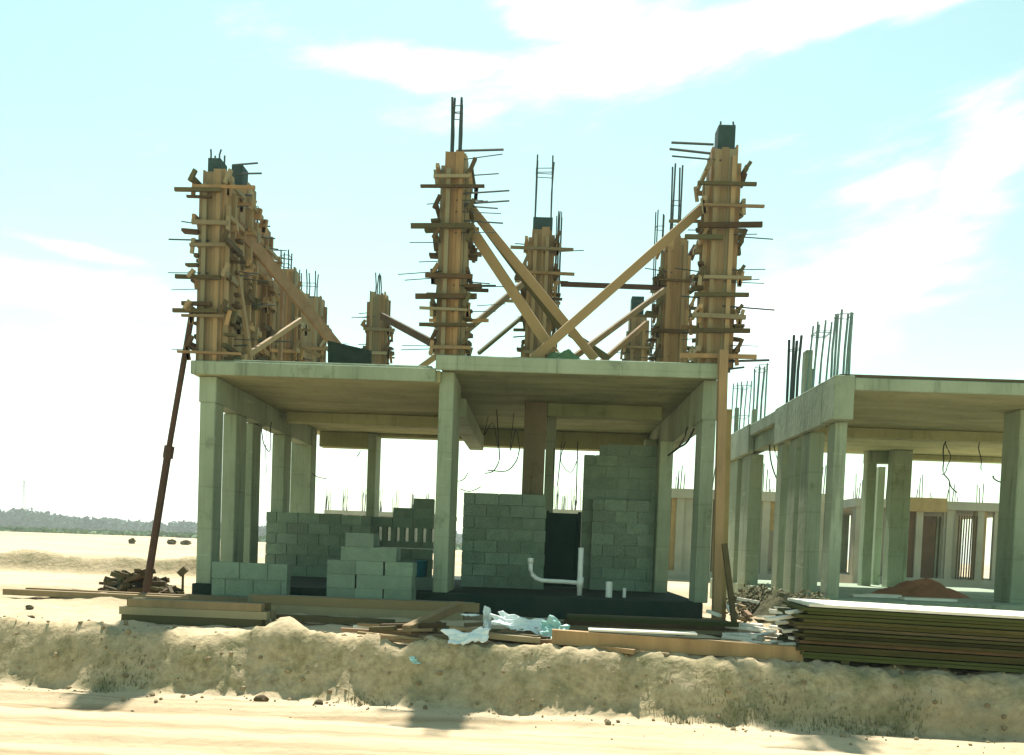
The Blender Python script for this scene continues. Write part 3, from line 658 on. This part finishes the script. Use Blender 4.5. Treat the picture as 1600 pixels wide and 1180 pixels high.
# ------------------------------------------------------------------ right-hand house
ZF2, ZR2 = 1.16, 4.30
rbld = empty('concrete_building', (6.5, 16, ZG), 'second unfinished concrete house at the right with bare starter bars', 'building')
XL = X(1296, 13.0); XE = 10.5
def rbx(name, x0, x1, y0, y1, z0, z1, m='conc', bevel=.012, parent=None): return MB().box(x0, x1, y0, y1, z0, z1).build(name, M[m], parent or rbld, bevel)
rbx('floor_slab', XL - .02, XE, 12.95, 21.5, .4, ZF2)
rbx('roof_slab', XL + .0, XE, 12.85, 20.6, ZR2 - .18, ZR2, 'soffit')
rbx('slab_edge', XL + .17, XE, 12.78, 12.847, ZR2 - .185, ZR2 - .01)
rbx('roof_board', XL - .04, XE, 12.80, 12.85, ZR2 - .006, ZR2 + .035, 'woodd', .004)
rbx('edge_beam', XL - .12, XL + .165, 12.76, 13.3, ZR2 - .60, ZR2 + .012)
rbx('edge_beam', XL - .12, XL - .004, 13.304, 15.9, ZR2 - .62, ZR2 + .015)
rbx('edge_beam', XL - .10, XL - .004, 15.92, 17.8, ZR2 - .22, ZR2)
rbx('edge_beam', XL - .12, XL - .004, 17.82, 20.6, ZR2 - .55, ZR2 + .02)
XR1 = X(1315, 13.0)
p1 = rbx('column', XL + .0, XR1, 13.0, 13.32, ZF2 - .01, ZR2 - .602)
p2 = rbx('column', XL - .06, XL + .17, 14.0, 14.42, ZF2 - .01, ZR2 - .63)
rbx('column', XL - .06, XL + .13, 14.66, 15.1, ZF2 - .01, ZR2 - .63)
p2b = rbx('column', XL - .06, XL + .15, 15.5, 15.85, ZF2 - .01, ZR2 - .63)
p3 = rbx('column', XL - .04, XL + .22, 17.9, 18.6, ZF2 - .01, ZR2 - .56)
p3b = rbx('column', XL - .04, XL + .2, 19.0, 19.9, ZF2 - .01, ZR2 - .56)
rbx('beam', XL + .004, XL + .25, 13.33, 20.5, ZR2 - .5, ZR2 - .183)
rbx('column', X(1349, 19.9), X(1364, 19.9), 19.9, 20.15, ZF2 - .01, ZR2 - .4)
rbx('column', X(1389, 19.5), X(1419, 19.5), 19.5, 19.8, ZF2 - .01, ZR2 - .185)
rbx('column', X(1367, 21.0), X(1378, 21.0), 21.0, 21.2, ZF2 - .01, ZR2 - .4)
zl = Zy(1375, 725, 20)
rbx('lintel', X(1349.5, 19.8), X(1388, 19.8), 19.85, 20.1, zl, ZR2 - .185)
rbx('column', X(1583, 13.9), X(1606, 13.9), 13.9, 14.4, ZF2 - .01, ZR2 - .185)
rbx('beam', X(1410, 20), XE, 20.2, 20.5, ZR2 - .3, ZR2 - .184, 'soffit')
rbx('beam', XL + .3, XE, 16.4, 16.65, ZR2 - .36, ZR2 - .184, 'soffit')
def starters(colm, px, y0, pyb, pyt, Y, wid=.16, dep=.3, r=.013, hoops=(.96,), lean=.04, n=(2, 3), seed=1):
    xm = XL + .05 if px is None else at(px, pyb, Y).x
    rebars(colm, xm - wid / 2, xm + wid / 2, Y, Y + dep, ZR2 - .03, Zy(px, pyt, Y), n[0], n[1], r, hoops, lean, seed, 'steelp' if r < .02 else 'steel')
starters(p1, 1317, 0, 588, 483, 13.05, .17, .25, .018, (.93,), .01, (2, 3), 1)
starters(p2, 1279, 0, 610, 496, 14.1, .2, .3, .015, (.8, .82), .05, (3, 2), 2)
starters(p2, 1240, 0, 625, 522, 15.3, .10, .22, .024, (.8,), .01, (2, 2), 3)
starters(p2b, 1262, 0, 620, 574, 14.9, .09, .2, .014, (), .01, (2, 2), 4)
MB().box(XL - .02, XL + .09, 14.55, 14.75, ZR2 - .01, Zy(1272, 548, 14.6)).build('column', M['conc'], rbld, .008)
starters(p3, 1187, 0, 668, 567, 18.0, .17, .3, .017, (.9, .97), .02, (3, 2), 5)
starters(p3b, 1158, 0, 675, 594, 19.2, .28, .4, .013, (.35, .9), .02, (4, 2), 6)
MB().box(XL - .02, XL + .06, 17.95, 18.1, ZR2 - .01, Zy(1192, 640, 18)).build('column', M['conc'], rbld, .008)
MB().box(XL - .06, XL + .02, 19.4, 19.5, ZR2 - .01, Zy(1160, 637, 19.4)).build('column', M['conc'], rbld, .006)
cable([(1478, 690), (1473, 715), (1476, 740), (1484, 755), (1494, 770)], 16.5, 'long black conduit trailing under the right house slab', .012)
cable([(1478, 690), (1484, 712), (1481, 730), (1472, 742)], 16.4, 'looped conduit beside the long trailing one under the right slab', .009)
cable([(1531, 690), (1531, 715), (1535, 735)], 16.5, 'short conduit hanging straight under the right slab', .009)
cable([(1552, 744), (1562, 754), (1580, 757)], 14.6, 'conduit curving out of the rightmost column', .012)
cable([(1203, 690), (1206, 730), (1216, 750)], 16.8, 'conduit drooping between the left side columns of the right house', .014)
cable([(1210, 690), (1213, 715), (1221, 730)], 16.9, 'second thinner conduit between the left side columns of the right house', .010)
# things lying in the right house
def heap(name, c, sx, sy, h, m, label, cat, seed=1, n=26, kind=None):
    v, f_ = [], []
    for i in range(n + 1):
        for j in range(n + 1):
            u, w_ = 2 * i / n - 1, 2 * j / n - 1; rr = math.hypot(u, w_)
            z = h * max(0, 1 - rr ** 1.6) * (1 + .35 * noise.noise(Vector((u * 3 + seed, w_ * 3, 0)))) + h * .14 * noise.noise(Vector((u * 9, w_ * 9, seed))) * max(0, 1 - rr)
            v.append(Vector(c) + Vector((u * sx, w_ * sy, z - .01)))
    for i in range(n):
        for j in range(n): a = i * (n + 1) + j; f_.append([a, a + n + 1, a + n + 2, a + 1])
    mb = MB(); mb.v = v; mb.f = f_
    return tag(mb.build(name, m), label, cat, kind=kind)
heap('earth_heap', (X(1450, 15.2), 15.4, ZF2), .85, .5, .27, M['brick'], 'reddish heap of earth on the floor of the right house', 'heap', 3)
for i, (a, b_, c, d) in enumerate(((1410, 921, 1492, 925), (1330, 924, 1400, 928), (1352, 917, 1406, 920))):
    Y0 = 13.6 + .45 * i; p, q = at(a, b_, Y0), at(c, d, Y0); p.z = q.z = ZF2 + .02
    plank(p, q, .2, .035, ('short pale board lying nearest the red heap on the right house floor', 'pale board lying at the front left of the right house floor', 'pale board lying behind another on the right house floor')[i], m='plytop')
# corner return of the stack of blocks seen between the houses
heap('earth_heap', (X(1222, 12.9), 12.9, gz(3.6, 12.9) - .05), .42, .6, .34, M['spoil'], 'olive heap of spoil on the ground between the two houses', 'heap', 9)
m_ = None

# ------------------------------------------------------------------ far houses
def far_house(x0, x1, y0, dep, zr, ncol, label, bars, seed, infill, zg=.75, panels=()):
    rg = random.Random(seed)
    h = empty('concrete_building', ((x0 + x1) / 2, y0 + dep / 2, zg), label, 'building')
    def bb(n, *a, m='conc_far', bv=0): return MB().box(*a).build(n, M[m], h, bv)
    bb('floor_slab', x0, x1, y0, y0 + dep, zg - .5, zg + .3); bb('roof_slab', x0 - .1, x1 + .1, y0 - .1, y0 + dep, zr - .35, zr)
    for r in (0, 1):
        for i in range(ncol):
            x = x0 + .15 + (x1 - x0 - .5) * i / (ncol - 1); yy = y0 + .02 + r * (dep - .5)
            c = bb('column', x - .14, x + .14, yy, yy + .4, zg + .29, zr - .345)
            for k in range(bars if r == 0 else max(1, bars - 1)):
                xx = x - .12 + .24 * k / max(1, bars - 1)
                MB().tube([(xx, yy + .2, zr - .01), (xx + rg.uniform(-.05, .08), yy + .2, zr + rg.uniform(.5, 1.15))], .02, 4).build('rebar', M['steel'], c)
    for (a, b_) in ((.0, .3), (.36, .5), (.56, .68), (.74, 1.0)): bb('wall', x0 + (x1 - x0) * a, x0 + (x1 - x0) * b_, y0 + dep - .25, y0 + dep - .05, zg + .3, zr - .352, m='conc')
    for (a, b_, z0, z1, m) in infill:
        bb('wall', x0 + (x1 - x0) * a, x0 + (x1 - x0) * b_, y0 + .12, y0 + .3, zg + .3 + (zr - .35 - zg - .3) * z0, zg + .3 + (zr - .35 - zg - .3) * z1 - .003, m=m)
    return h
xa, xb = X(1335, 38), X(1640, 38)
fh = far_house(xa, xb, 38, 8, Zy(1460, 783, 38), 7, 'far concrete house seen under the slab of the right house, ochre shuttering on it', 3, 1,
          [(0, .10, 0, 1, 'conc_far'), (.22, .34, 0, 1, 'woodd'), (.34, .42, 0, .9, 'woodd'), (.46, .52, 0, 1, 'conc_far'), (.62, .68, 0, 1, 'ochre'), (.72, .8, 0, 1, 'conc_far'), (.83, .98, 0, .6, 'conc_far')])
MB().box(X(1418, 37.8), X(1476, 37.8), 37.75, 37.88, Zy(1450, 800, 37.8), Zy(1450, 778, 37.8)).build('shutter', M['ochre'], fh)
for i in range(8):
    xx = X(1496 + i * 4, 37.9); MB().tube([(xx, 37.9, 1.05), (xx + .02, 37.9, 3.72)], .03, 5).build('prop', M['woodd'], fh)
for i in range(7):
    xx = X(1436 + i * 6, 39.5); MB().tube([(xx, 39.5, 1.05), (xx + .02, 39.5, 3.72)], .04, 5).build('prop', M['woodd'], fh)
xa, xb = X(1010, 34), X(1300, 34)
far_house(xa, xb, 34, 8, Zy(1070, 764, 34), 7, 'far concrete house with ochre walls seen in the gap between the two houses', 3, 2,
          [(.0, .12, 0, 1, 'conc_far'), (.13, .17, 0, 1, 'ochre'), (.18, .27, 0, 1, 'conc_far'), (.36, .44, 0, 1, 'ochre'), (.5, .62, 0, 1, 'conc_far'), (.62, .72, .6, 1, 'ochre'), (.72, .95, 0, 1, 'conc')])
def far_block(px0, px1, Y, pyr, label, seed, pct=.9):
    rg = random.Random(seed); x0, x1 = X(px0, Y), X(px1, Y); zr = Zy((px0 + px1) / 2, pyr, Y)
    h = empty('concrete_building', ((x0 + x1) / 2, Y, .7), label, 'building')
    MB().box(x0, x1, Y, Y + 9, zr - .4, zr).build('roof_slab', M['conc_far'], h)
    n = 8
    for i in range(n):
        x = x0 + .3 + (x1 - x0 - .6) * i / (n - 1); MB().box(x - .2, x + .2, Y + .1, Y + .5, .3, zr - .405).build('column', M['conc_far'], h)
        m = MB()
        for k in range(7):
            xx = x + rg.uniform(-.3, .3); m.tube([(xx, Y + .3, zr - .01), (xx + rg.uniform(-.1, .1), Y + .3, zr + rg.uniform(.8, 2.2))], .03, 4)
        tag(m.build('rebars', M['steel'], h), kind='stuff')
    MB().box(x0 + .1, x1 - .1, Y + .55, Y + .8, .3, zr - .42).build('wall', M['conc_far'], h)
    return h
far_block(505, 700, 85, 800, 'distant low concrete house with a fringe of bars behind the left bay', 3)
far_block(845, 960, 80, 797, 'distant low concrete house framed by the doorway', 4)

# ------------------------------------------------------------------ timber, sheets and scrap on the ground
def g(x, y): return gz(x, y)
def pile(px0, px1, Y, layers, th, wd, name, cat, lab, grp, m, rows=1, z=None, ang=0, seed=1, jit=.12, up=(0, 0, 1), tilt=0.0):
    """boards laid in layers: every board an object"""
    rg = random.Random(seed); x0, x1 = X(px0, Y), X(px1, Y); zb_ = z if z is not None else min(g(x0, Y), g(x1, Y), g((x0 + x1) / 2, Y)) + .01
    ca, sa_ = math.cos(ang), math.sin(ang); L = x1 - x0
    for k in range(layers):
        for r in range(rows):
            a = rg.uniform(-jit, jit) * .6; e = rg.uniform(-jit, jit)
            zz = zb_ + th * (k + .5) + .002 * k
            yo = r * (wd + .012) + rg.uniform(-.015, .015)
            p = Vector((x0 + a * ca - yo * sa_, Y + a * sa_ + yo * ca, zz)); q = Vector((x0 + (L + e) * ca - yo * sa_, Y + (L + e) * sa_ + yo * ca, zz - tilt * L))
            plank(p, q, wd, th, lab(k, r) if callable(lab) else lab, cat, name, m[(k + r) % len(m)] if isinstance(m, (list, tuple)) else m, grp)
pile(200, 414, 10.95, 3, .095, .14, 'timber_beam', 'timber', 'thick sawn beam in the low stack on the left of the bank top', 'beams of the left stack', ['woodd', 'wood', 'wood'], 2, seed=3, jit=.1)
pile(392, 742, 12.15, 2, .12, .16, 'timber_beam', 'timber', 'long brown beam lying in front of the left bay', 'long beams before the left bay', ['wood', 'woodp'], 2, seed=4, jit=.15)
pile(884, 1146, 11.5, 6, .052, .24, 'timber_plank', 'plank', 'dark plank in the flat pile before the right bay', 'planks piled before the right bay', ['woodd', 'ply', 'woodd', 'wood'], 2, seed=5, jit=.12, z=.56)
pile(900, 1150, 10.75, 3, .05, .2, 'timber_plank', 'plank', 'dark plank in the lower pile right behind the heavy beam', 'planks behind the heavy beam', ['woodd', 'ply'], 2, seed=9, jit=.15, z=.55)
def onground(a, b_, th, w_, lab, m='wood', lift=0, cat='plank', name='timber_plank', grp=None):
    """a board between two ground pixels (px, Y)"""
    pa, pb = Vector((X(a[0], a[1]), a[1], 0)), Vector((X(b_[0], b_[1]), b_[1], 0))
    pa.z = g(pa.x, pa.y) + th / 2 + .01 + (a[2] if len(a) > 2 else 0); pb.z = g(pb.x, pb.y) + th / 2 + .01 + (b_[2] if len(b_) > 2 else 0)
    return plank(pa, pb, w_, th, lab, cat, name, m, grp)
onground((10, 12.75, .03), (330, 12.6, .03), .085, .14, 'long brown plank reaching out to the left over the sand', 'wood')
onground((45, 12.95, .1), (300, 12.8, .08), .05, .12, 'thinner plank lying along the long plank on the left', 'wood')
onground((300, 12.55, .05), (500, 12.6, .05), .09, .14, 'plank lying against the foot of the front left column', 'wood')
onground((868, 9.95), (1262, 9.85, .02), .16, .14, 'long heavy beam with a bright top along the bank crest', 'wood')
onground((925, 10.0, .16), (1094, 9.96, .165), .02, .2, 'bleached thin board lying on top of the heavy beam', 'plytop')
onground((870, 10.15, .02), (1000, 9.75, .0), .05, .16, 'thin plank crossing the left end of the heavy beam', 'wood')
onground((640, 10.35, .02), (722, 11.5, .22), .10, .12, 'beam propped diagonally before the central column', 'wood')
onground((600, 10.6), (700, 10.5, .05), .12, .14, 'short dark beam under the propped diagonal beam', 'woodd')
onground((660, 10.2, .04), (880, 10.6, .10), .05, .14, 'pale plank lying under the white plastic scraps', 'woodp')
onground((690, 10.5, .06), (905, 10.2, .05), .05, .12, 'brown plank crossing beneath the white plastic scraps', 'wood')
onground((745, 10.0, .03), (850, 9.95, .02), .06, .1, 'short plank at the bank edge below the white plastic', 'wood')
onground((560, 10.9), (650, 10.8, .03), .04, .2, 'short pale board with a bright top left of the propped beam', 'plytop')
onground((820, 10.8, .12), (930, 10.3, .04), .04, .12, 'thin board slanting behind the teal plastic', 'woodd')
onground((430, 11.4), (620, 11.3), .08, .12, 'dark beam in the shade of the long beams', 'woodd')
rs = random.Random(41)
for i in range(26):                                           # broken lengths strewn before the central column
    px = rs.uniform(600, 905); Y = rs.uniform(10.0, 11.2); x = X(px, Y); z = g(x, Y) + rs.uniform(.03, .10); a = rs.gauss(0, .5); L = rs.uniform(.15, .55)
    d = Vector((math.cos(a), math.sin(a) * .6, rs.uniform(-.10, .10))) * L
    plank(Vector((x, Y, z)) - d, Vector((x, Y, z)) + d, rs.uniform(.06, .12), rs.uniform(.025, .05), 'broken length of timber strewn before the central column', 'offcut', 'timber_offcut', rs.choice(('wood', 'woodd', 'woodp')), 'broken timber before the central column')
# scrap heap on the left
rs = random.Random(12)
for i in range(95):
    u = rs.gauss(0, .5); px = 215 + 62 * max(-1.6, min(1.3, u)); Y = rs.uniform(13.6, 14.6); h = .42 * math.exp(-((px - 222) / 50) ** 2)
    x = X(px, Y); z = g(x, Y) + rs.uniform(.02, max(.05, h)); a = rs.uniform(0, 6.3); L = rs.uniform(.08, .26); e = rs.uniform(-.4, .4)
    d = Vector((math.cos(a), math.sin(a), e)) * L
    plank(Vector((x, Y, z)) - d, Vector((x, Y, z)) + d, rs.uniform(.05, .11), rs.uniform(.03, .09), 'broken timber offcut in the dark scrap heap left of the house', 'offcut', 'timber_offcut', 'woodd', 'offcuts of the left scrap heap')
heap('rubble_heap', (X(222, 14.1), 14.1, g(X(222, 14.1), 14.1) - .02), .7, .5, .36, M['woodd'], 'dark core of rubble under the left scrap heap', 'heap', 4)
q = Vector((X(287, 14.2), 14.2, 0)); q.z = g(q.x, q.y)
st = empty('timber_stake', q, 'stake topped with a dark wood block behind the left scrap heap', 'stake')
zt = Zy(287, 898, 14.2)
MB().bar(q - Vector((0, 0, .1)), (q.x, q.y, zt), .03, .03).build('peg', M['woodd'], st)
MB().bar((q.x - .055, q.y, zt), (q.x + .05, q.y, zt + .10), .09, .09).build('block', M['woodd'], st)
# bright offcuts lying in the sun between the houses
rs = random.Random(8)
for i in range(34):
    px = rs.uniform(1158, 1262); Y = rs.uniform(10.3, 12.2); x = X(px, Y); z = g(x, Y) + rs.uniform(.02, .14); a = rs.gauss(0, .5); L = rs.uniform(.08, .32)
    d = Vector((math.cos(a), math.sin(a), rs.uniform(-.12, .12))) * L
    plank(Vector((x, Y, z)) - d, Vector((x, Y, z)) + d, rs.uniform(.06, .14), .03, 'bleached board offcut lying in the sun between the two houses', 'offcut', 'board_offcut', 'plytop', 'bleached offcuts between the houses')
for i in range(12):
    px = rs.uniform(1085, 1150); Y = rs.uniform(12.5, 13.4); x = X(px, Y) + .25; z = g(x, Y) + rs.uniform(.02, .3); a = rs.uniform(0, 3); d = Vector((math.cos(a), math.sin(a), rs.uniform(-.3, .3))) * rs.uniform(.07, .16)
    plank(Vector((x, Y, z)) - d, Vector((x, Y, z)) + d, .06, .04, 'small offcut lying at the foot of the tall right end post', 'offcut', 'timber_offcut', 'woodp' if i % 2 else 'plytop', 'offcuts at the right end post')
# plywood stack at the right
rs = random.Random(15); nS = 15; z0s = .60; base = Vector((X(1256, 9.75), 9.75, 0)); dirv = Vector((math.cos(R(-5)), math.sin(R(-5)), -.016)); nrm = Vector((-math.sin(R(-5)), math.cos(R(-5)), 0))
for k in range(nS):
    th = .037; zz = z0s + .05 + th * (k + .5) + .003 * k; sh = rs.uniform(-.05, .06) + (.07 if k > 11 else 0); fy = rs.uniform(-.02, .03)
    p = base + dirv * sh + nrm * (.6 + fy) + Vector((0, 0, zz)); q = p + dirv * (4.1 + rs.uniform(-.05, .05))
    lab = 'dark plywood sheet in the big stack at the right edge'; grp = 'sheets of the right stack'
    if k == nS - 1: lab, grp = 'topmost sheet of the right stack, its upper face bleached white in the sun', None
    q.z += rs.uniform(-.012, .012); p.z += rs.uniform(-.004, .004)
    plank(p, q, 1.2 + rs.uniform(-.05, .05), th * rs.uniform(.75, 1.0), lab, 'sheet', 'plywood_sheet', 'plytop' if k == nS - 1 else ('ply' if k not in (8, 4) else 'woodd'), grp)
for i, s in enumerate((.5, 1.5, 2.5, 3.5)):
    p = base + dirv * s + nrm * .02 + Vector((0, 0, z0s + .0)); q = p + nrm * 1.15
    plank(p, q, .09, .10, 'timber bearer under the plywood stack at the right edge', 'bearer', 'timber_bearer', 'woodd', 'bearers under the right stack')
for i in range(7):
    p = base + Vector((rs.uniform(-.3, .02), rs.uniform(.2, .7), 0)); p.z = g(p.x, p.y) + .08 + i * .07; a = rs.uniform(-.3, .3)
    plank(p, p + Vector((math.cos(a) * .34, math.sin(a) * .34, .05)), .12, .03, 'pale broken sheet end sticking out of the left end of the plywood stack', 'offcut', 'board_offcut', 'plytop', 'broken ends by the right stack')
# plastic scraps
def gpt(px, Y, dz=0): x = X(px, Y); return Vector((x, Y, g(x, Y) + dz))
crumple('plastic_sheet', gpt(736, 9.85, .10), .46, .24, .35, M['film'], .06, 'crumpled white plastic sheet lying lowest on the bank edge', 'plastic sheet', seed=3, tilt=(.5, -.15))
crumple('plastic_sheet', gpt(766, 10.7, .24), .12, .26, .3, M['film'], .05, 'small white plastic scrap standing upright at the top of the pile', 'plastic sheet', seed=4, tilt=(1.2, .3))
crumple('plastic_sheet', gpt(816, 10.5, .17), .60, .26, -.25, M['film'], .07, 'large crumpled white plastic sheet in the middle of the debris', 'plastic sheet', seed=5, tilt=(.55, .2))
crumple('plastic_sheet', gpt(871, 10.25, .14), .30, .3, -.2, M['teal'], .07, 'teal plastic sheet at the right end of the debris', 'plastic sheet', seed=6, tilt=(.9, .25))
crumple('plastic_sheet', gpt(740, 10.9, .2), .2, .05, 0, M['film'], .015, 'thin white strip of plastic left of the upright scrap', 'plastic sheet', seed=7, tilt=(.3, 0))
crumple('plastic_scrap', gpt(655, toe(X(655, 9.6)) + .33, .035), .13, .10, .5, M['teal'], .03, 'small teal plastic scrap lying on the soil bank', 'plastic scrap', seed=8, tilt=(.6, .2))
# stones on the left
for i, (px, Y, r, lab) in enumerate(((48, 11.6, .05, 'small dark stone upper left on the pale sand'), (48, 10.85, .06, 'rounder stone lower left near the bank'), (415, 9.35, .07, 'dark clod at the road edge below the bank'), (505, 9.3, .05, 'smaller clod right of the dark one at the road edge'))):
    c = gpt(px, Y, r * .4); me_ = bpy.data.meshes.new('stone'); bm = bmesh.new(); bmesh.ops.create_icosphere(bm, subdivisions=2, radius=r)
    for v in bm.verts: v.co *= 1 + .35 * noise.noise(v.co * (2 / r * .6) + Vector((i * 5, 0, 0))); v.co.z *= .75
    bm.to_mesh(me_); bm.free(); me_.materials.append(M['woodd']); o = bpy.data.objects.new('stone', me_); COL.objects.link(o); o.location = c; tag(o, lab, 'stone')

# ------------------------------------------------------------------ far left: shrubs, trees, pylon
def leaves(mb, c, sx, sy, sz, n, s, rg):
    for i in range(n):
        while True:
            p = Vector((rg.uniform(-1, 1), rg.uniform(-1, 1), rg.uniform(-1, 1)))
            if p.length < 1 and p.length > .3: break
        k = 1 + .4 * noise.noise(p * 2 + Vector(c) * .37)
        p = Vector((p.x * sx, p.y * sy, p.z * sz)) * k + Vector(c)
        a = Vector((rg.gauss(0, 1), rg.gauss(0, 1), rg.gauss(0, 1))).normalized(); b_ = a.orthogonal().normalized(); ss = s * rg.uniform(.6, 1.4); b0 = len(mb.v)
        mb.v += [p - a * ss, p + b_ * ss * .6, p + a * ss, p - b_ * ss * .6]; mb.f.append([b0, b0 + 1, b0 + 2, b0 + 3])
rg = random.Random(31); tr = MB()
for i in range(520):
    px = rg.uniform(-500, 720); Y = rg.uniform(430, 540); x = X(px, Y)
    hgt = (6.2 + 1.6 * noise.noise(Vector((px * .012, 0, 0)))) * (1 + .45 * sst(260, 40, px)) * rg.uniform(.92, 1.05)
    leaves(tr, (x, Y, 1 + hgt * .5), rg.uniform(4, 7), 4, hgt * .5, 60, 1.1, rg)
tag(tr.build('distant_trees', M['leaf']), 'far belt of dark green trees along the left horizon', kind='stuff')
gr = MB()
for i in range(7000):
    px = rg.uniform(-500, 720); Y = 1 / rg.uniform(1 / 430, 1 / 165); x = X(px, Y); leaves(gr, (x, Y, gz(x, Y, False) + .2), 4.5, 3, .3, 4, .75, rg)
M['scrub'] = mat('pale_scrub', (.11, .19, .10), (.16, .23, .125), .05, .9, 0, island=.4)
tag(gr.build('scrub', M['scrub']), 'pale green scrub on the plain before the tree belt', kind='stuff')
for i, (px, Y, w_, h, lab) in enumerate(((206, 62, .2, .16, 'round dark bush on the sand left of the prop'), (268, 66, .3, .18, 'dark bush right of the leaning prop'), (290, 68, .35, .18, 'rightmost low bush beside the house corner'))):
    x = X(px, Y); z = gz(x, Y, False); t_ = empty('desert_shrub', (x, Y, z), lab, 'shrub', 'desert shrubs on the left')
    m = MB(); leaves(m, (x, Y, z + h), w_, w_, h, 420, .09, rg); m.build('foliage', M['shrub'], t_)
    m = MB()
    for k in range(5): m.tube([(x, Y, z - .05), (x + rg.uniform(-.4, .4) * w_, Y + rg.uniform(-.3, .3), z + h)], [.03, .012], 4)
    m.build('stem', M['woodd'], t_)
x, Y = X(36, 620), 620; py = empty('lattice_tower', (x, Y, 0), 'faint lattice mast on the left horizon above the trees', 'mast')
zt = Zy(37, 750, Y)
for sx, sy in ((-1, -1), (1, -1), (1, 1), (-1, 1)): MB().tube([(x + sx * 1.3, Y + sy * 1.3, 0), (x + sx * .35, Y + sy * .35, zt)], .16, 4).build('leg', M['conc_far'], py)
m = MB()
for k in range(12):
    f0, f1 = k / 12, (k + 1) / 12; a, b_ = 1.3 - .95 * f0, 1.3 - .95 * f1
    for (p, q) in (((-1, -1), (1, -1)), ((1, -1), (1, 1)), ((1, 1), (-1, 1)), ((-1, 1), (-1, -1))):
        m.tube([(x + p[0] * a, Y + p[1] * a, zt * f0), (x + q[0] * b_, Y + q[1] * b_, zt * f1)], .08, 4)
m.build('lattice', M['conc_far'], py)

# ------------------------------------------------------------------ air: pale haze over the plain
hm = bpy.data.materials.new('haze'); hm.use_nodes = True; ht = hm.node_tree; ht.nodes.clear()
ho = N(ht, 'ShaderNodeOutputMaterial'); hv = N(ht, 'ShaderNodeVolumePrincipled'); ht.links.new(hv.outputs[0], ho.inputs['Volume'])
hv.inputs['Color'].default_value = (.93, .97, .95, 1); hv.inputs['Density'].default_value = .0006; hv.inputs['Anisotropy'].default_value = .3
hz = MB().box(-2900, 2900, -80, 3600, -40, 60).build('haze', hm); tag(hz, 'pale even haze over the plain', kind='stuff')

# scrub between the houses and on the right part of the bank
for i, (x, y, w_, h, lab) in enumerate(((3.25, 13.3, .42, .28, 'low olive scrub beside the foot of the tall right end post'), (3.95, 13.0, .45, .26, 'low olive scrub at the corner of the right house'), (3.6, 14.4, .5, .32, 'taller olive scrub further back between the two houses'))):
    z = gz(x, y, False); t_ = empty('scrub_bush', (x, y, z), lab, 'shrub', 'scrub between the two houses'); m = MB(); leaves(m, (x, y, z + h * .8), w_, w_ * .8, h, 700, .035, rg); m.build('foliage', M['shrub'], t_)
    m = MB()
    for k in range(6): m.tube([(x, y, z - .03), (x + rg.uniform(-.5, .5) * w_, y + rg.uniform(-.3, .3), z + h)], [.012, .005], 4)
    m.build('stem', M['woodd'], t_)
m = MB(); rw = random.Random(77)
cent = [(X(px, 9.2), o) for px, o in ((1150, .2), (1190, .08), (1235, .15), (1290, .05), (1335, .12), (1375, .04), (1420, .10), (1440, .22), (140, .1), (180, .2), (1080, .05), (570, .05))]
for (cx, o) in cent:
    for k in range(110):
        x = cx + rw.gauss(0, .14); y = toe(x) + o + rw.gauss(0, .07); z = gz(x, y) - .005; h = rw.uniform(.02, .075); a = rw.uniform(0, 6.3); l = rw.uniform(-.02, .02); b0 = len(m.v)
        m.v += [Vector((x - .006 * math.cos(a), y - .006 * math.sin(a), z)), Vector((x + .006 * math.cos(a), y + .006 * math.sin(a), z)), Vector((x + l, y + l, z + h))]; m.f.append([b0, b0 + 1, b0 + 2])
M['weed'] = mat('olive_weeds', (.20, .19, .085), (.13, .14, .06), 4, .9, 0, island=.6)
tag(m.build('bank_weeds', M['weed']), 'thin olive weeds growing low on the soil bank', kind='stuff')
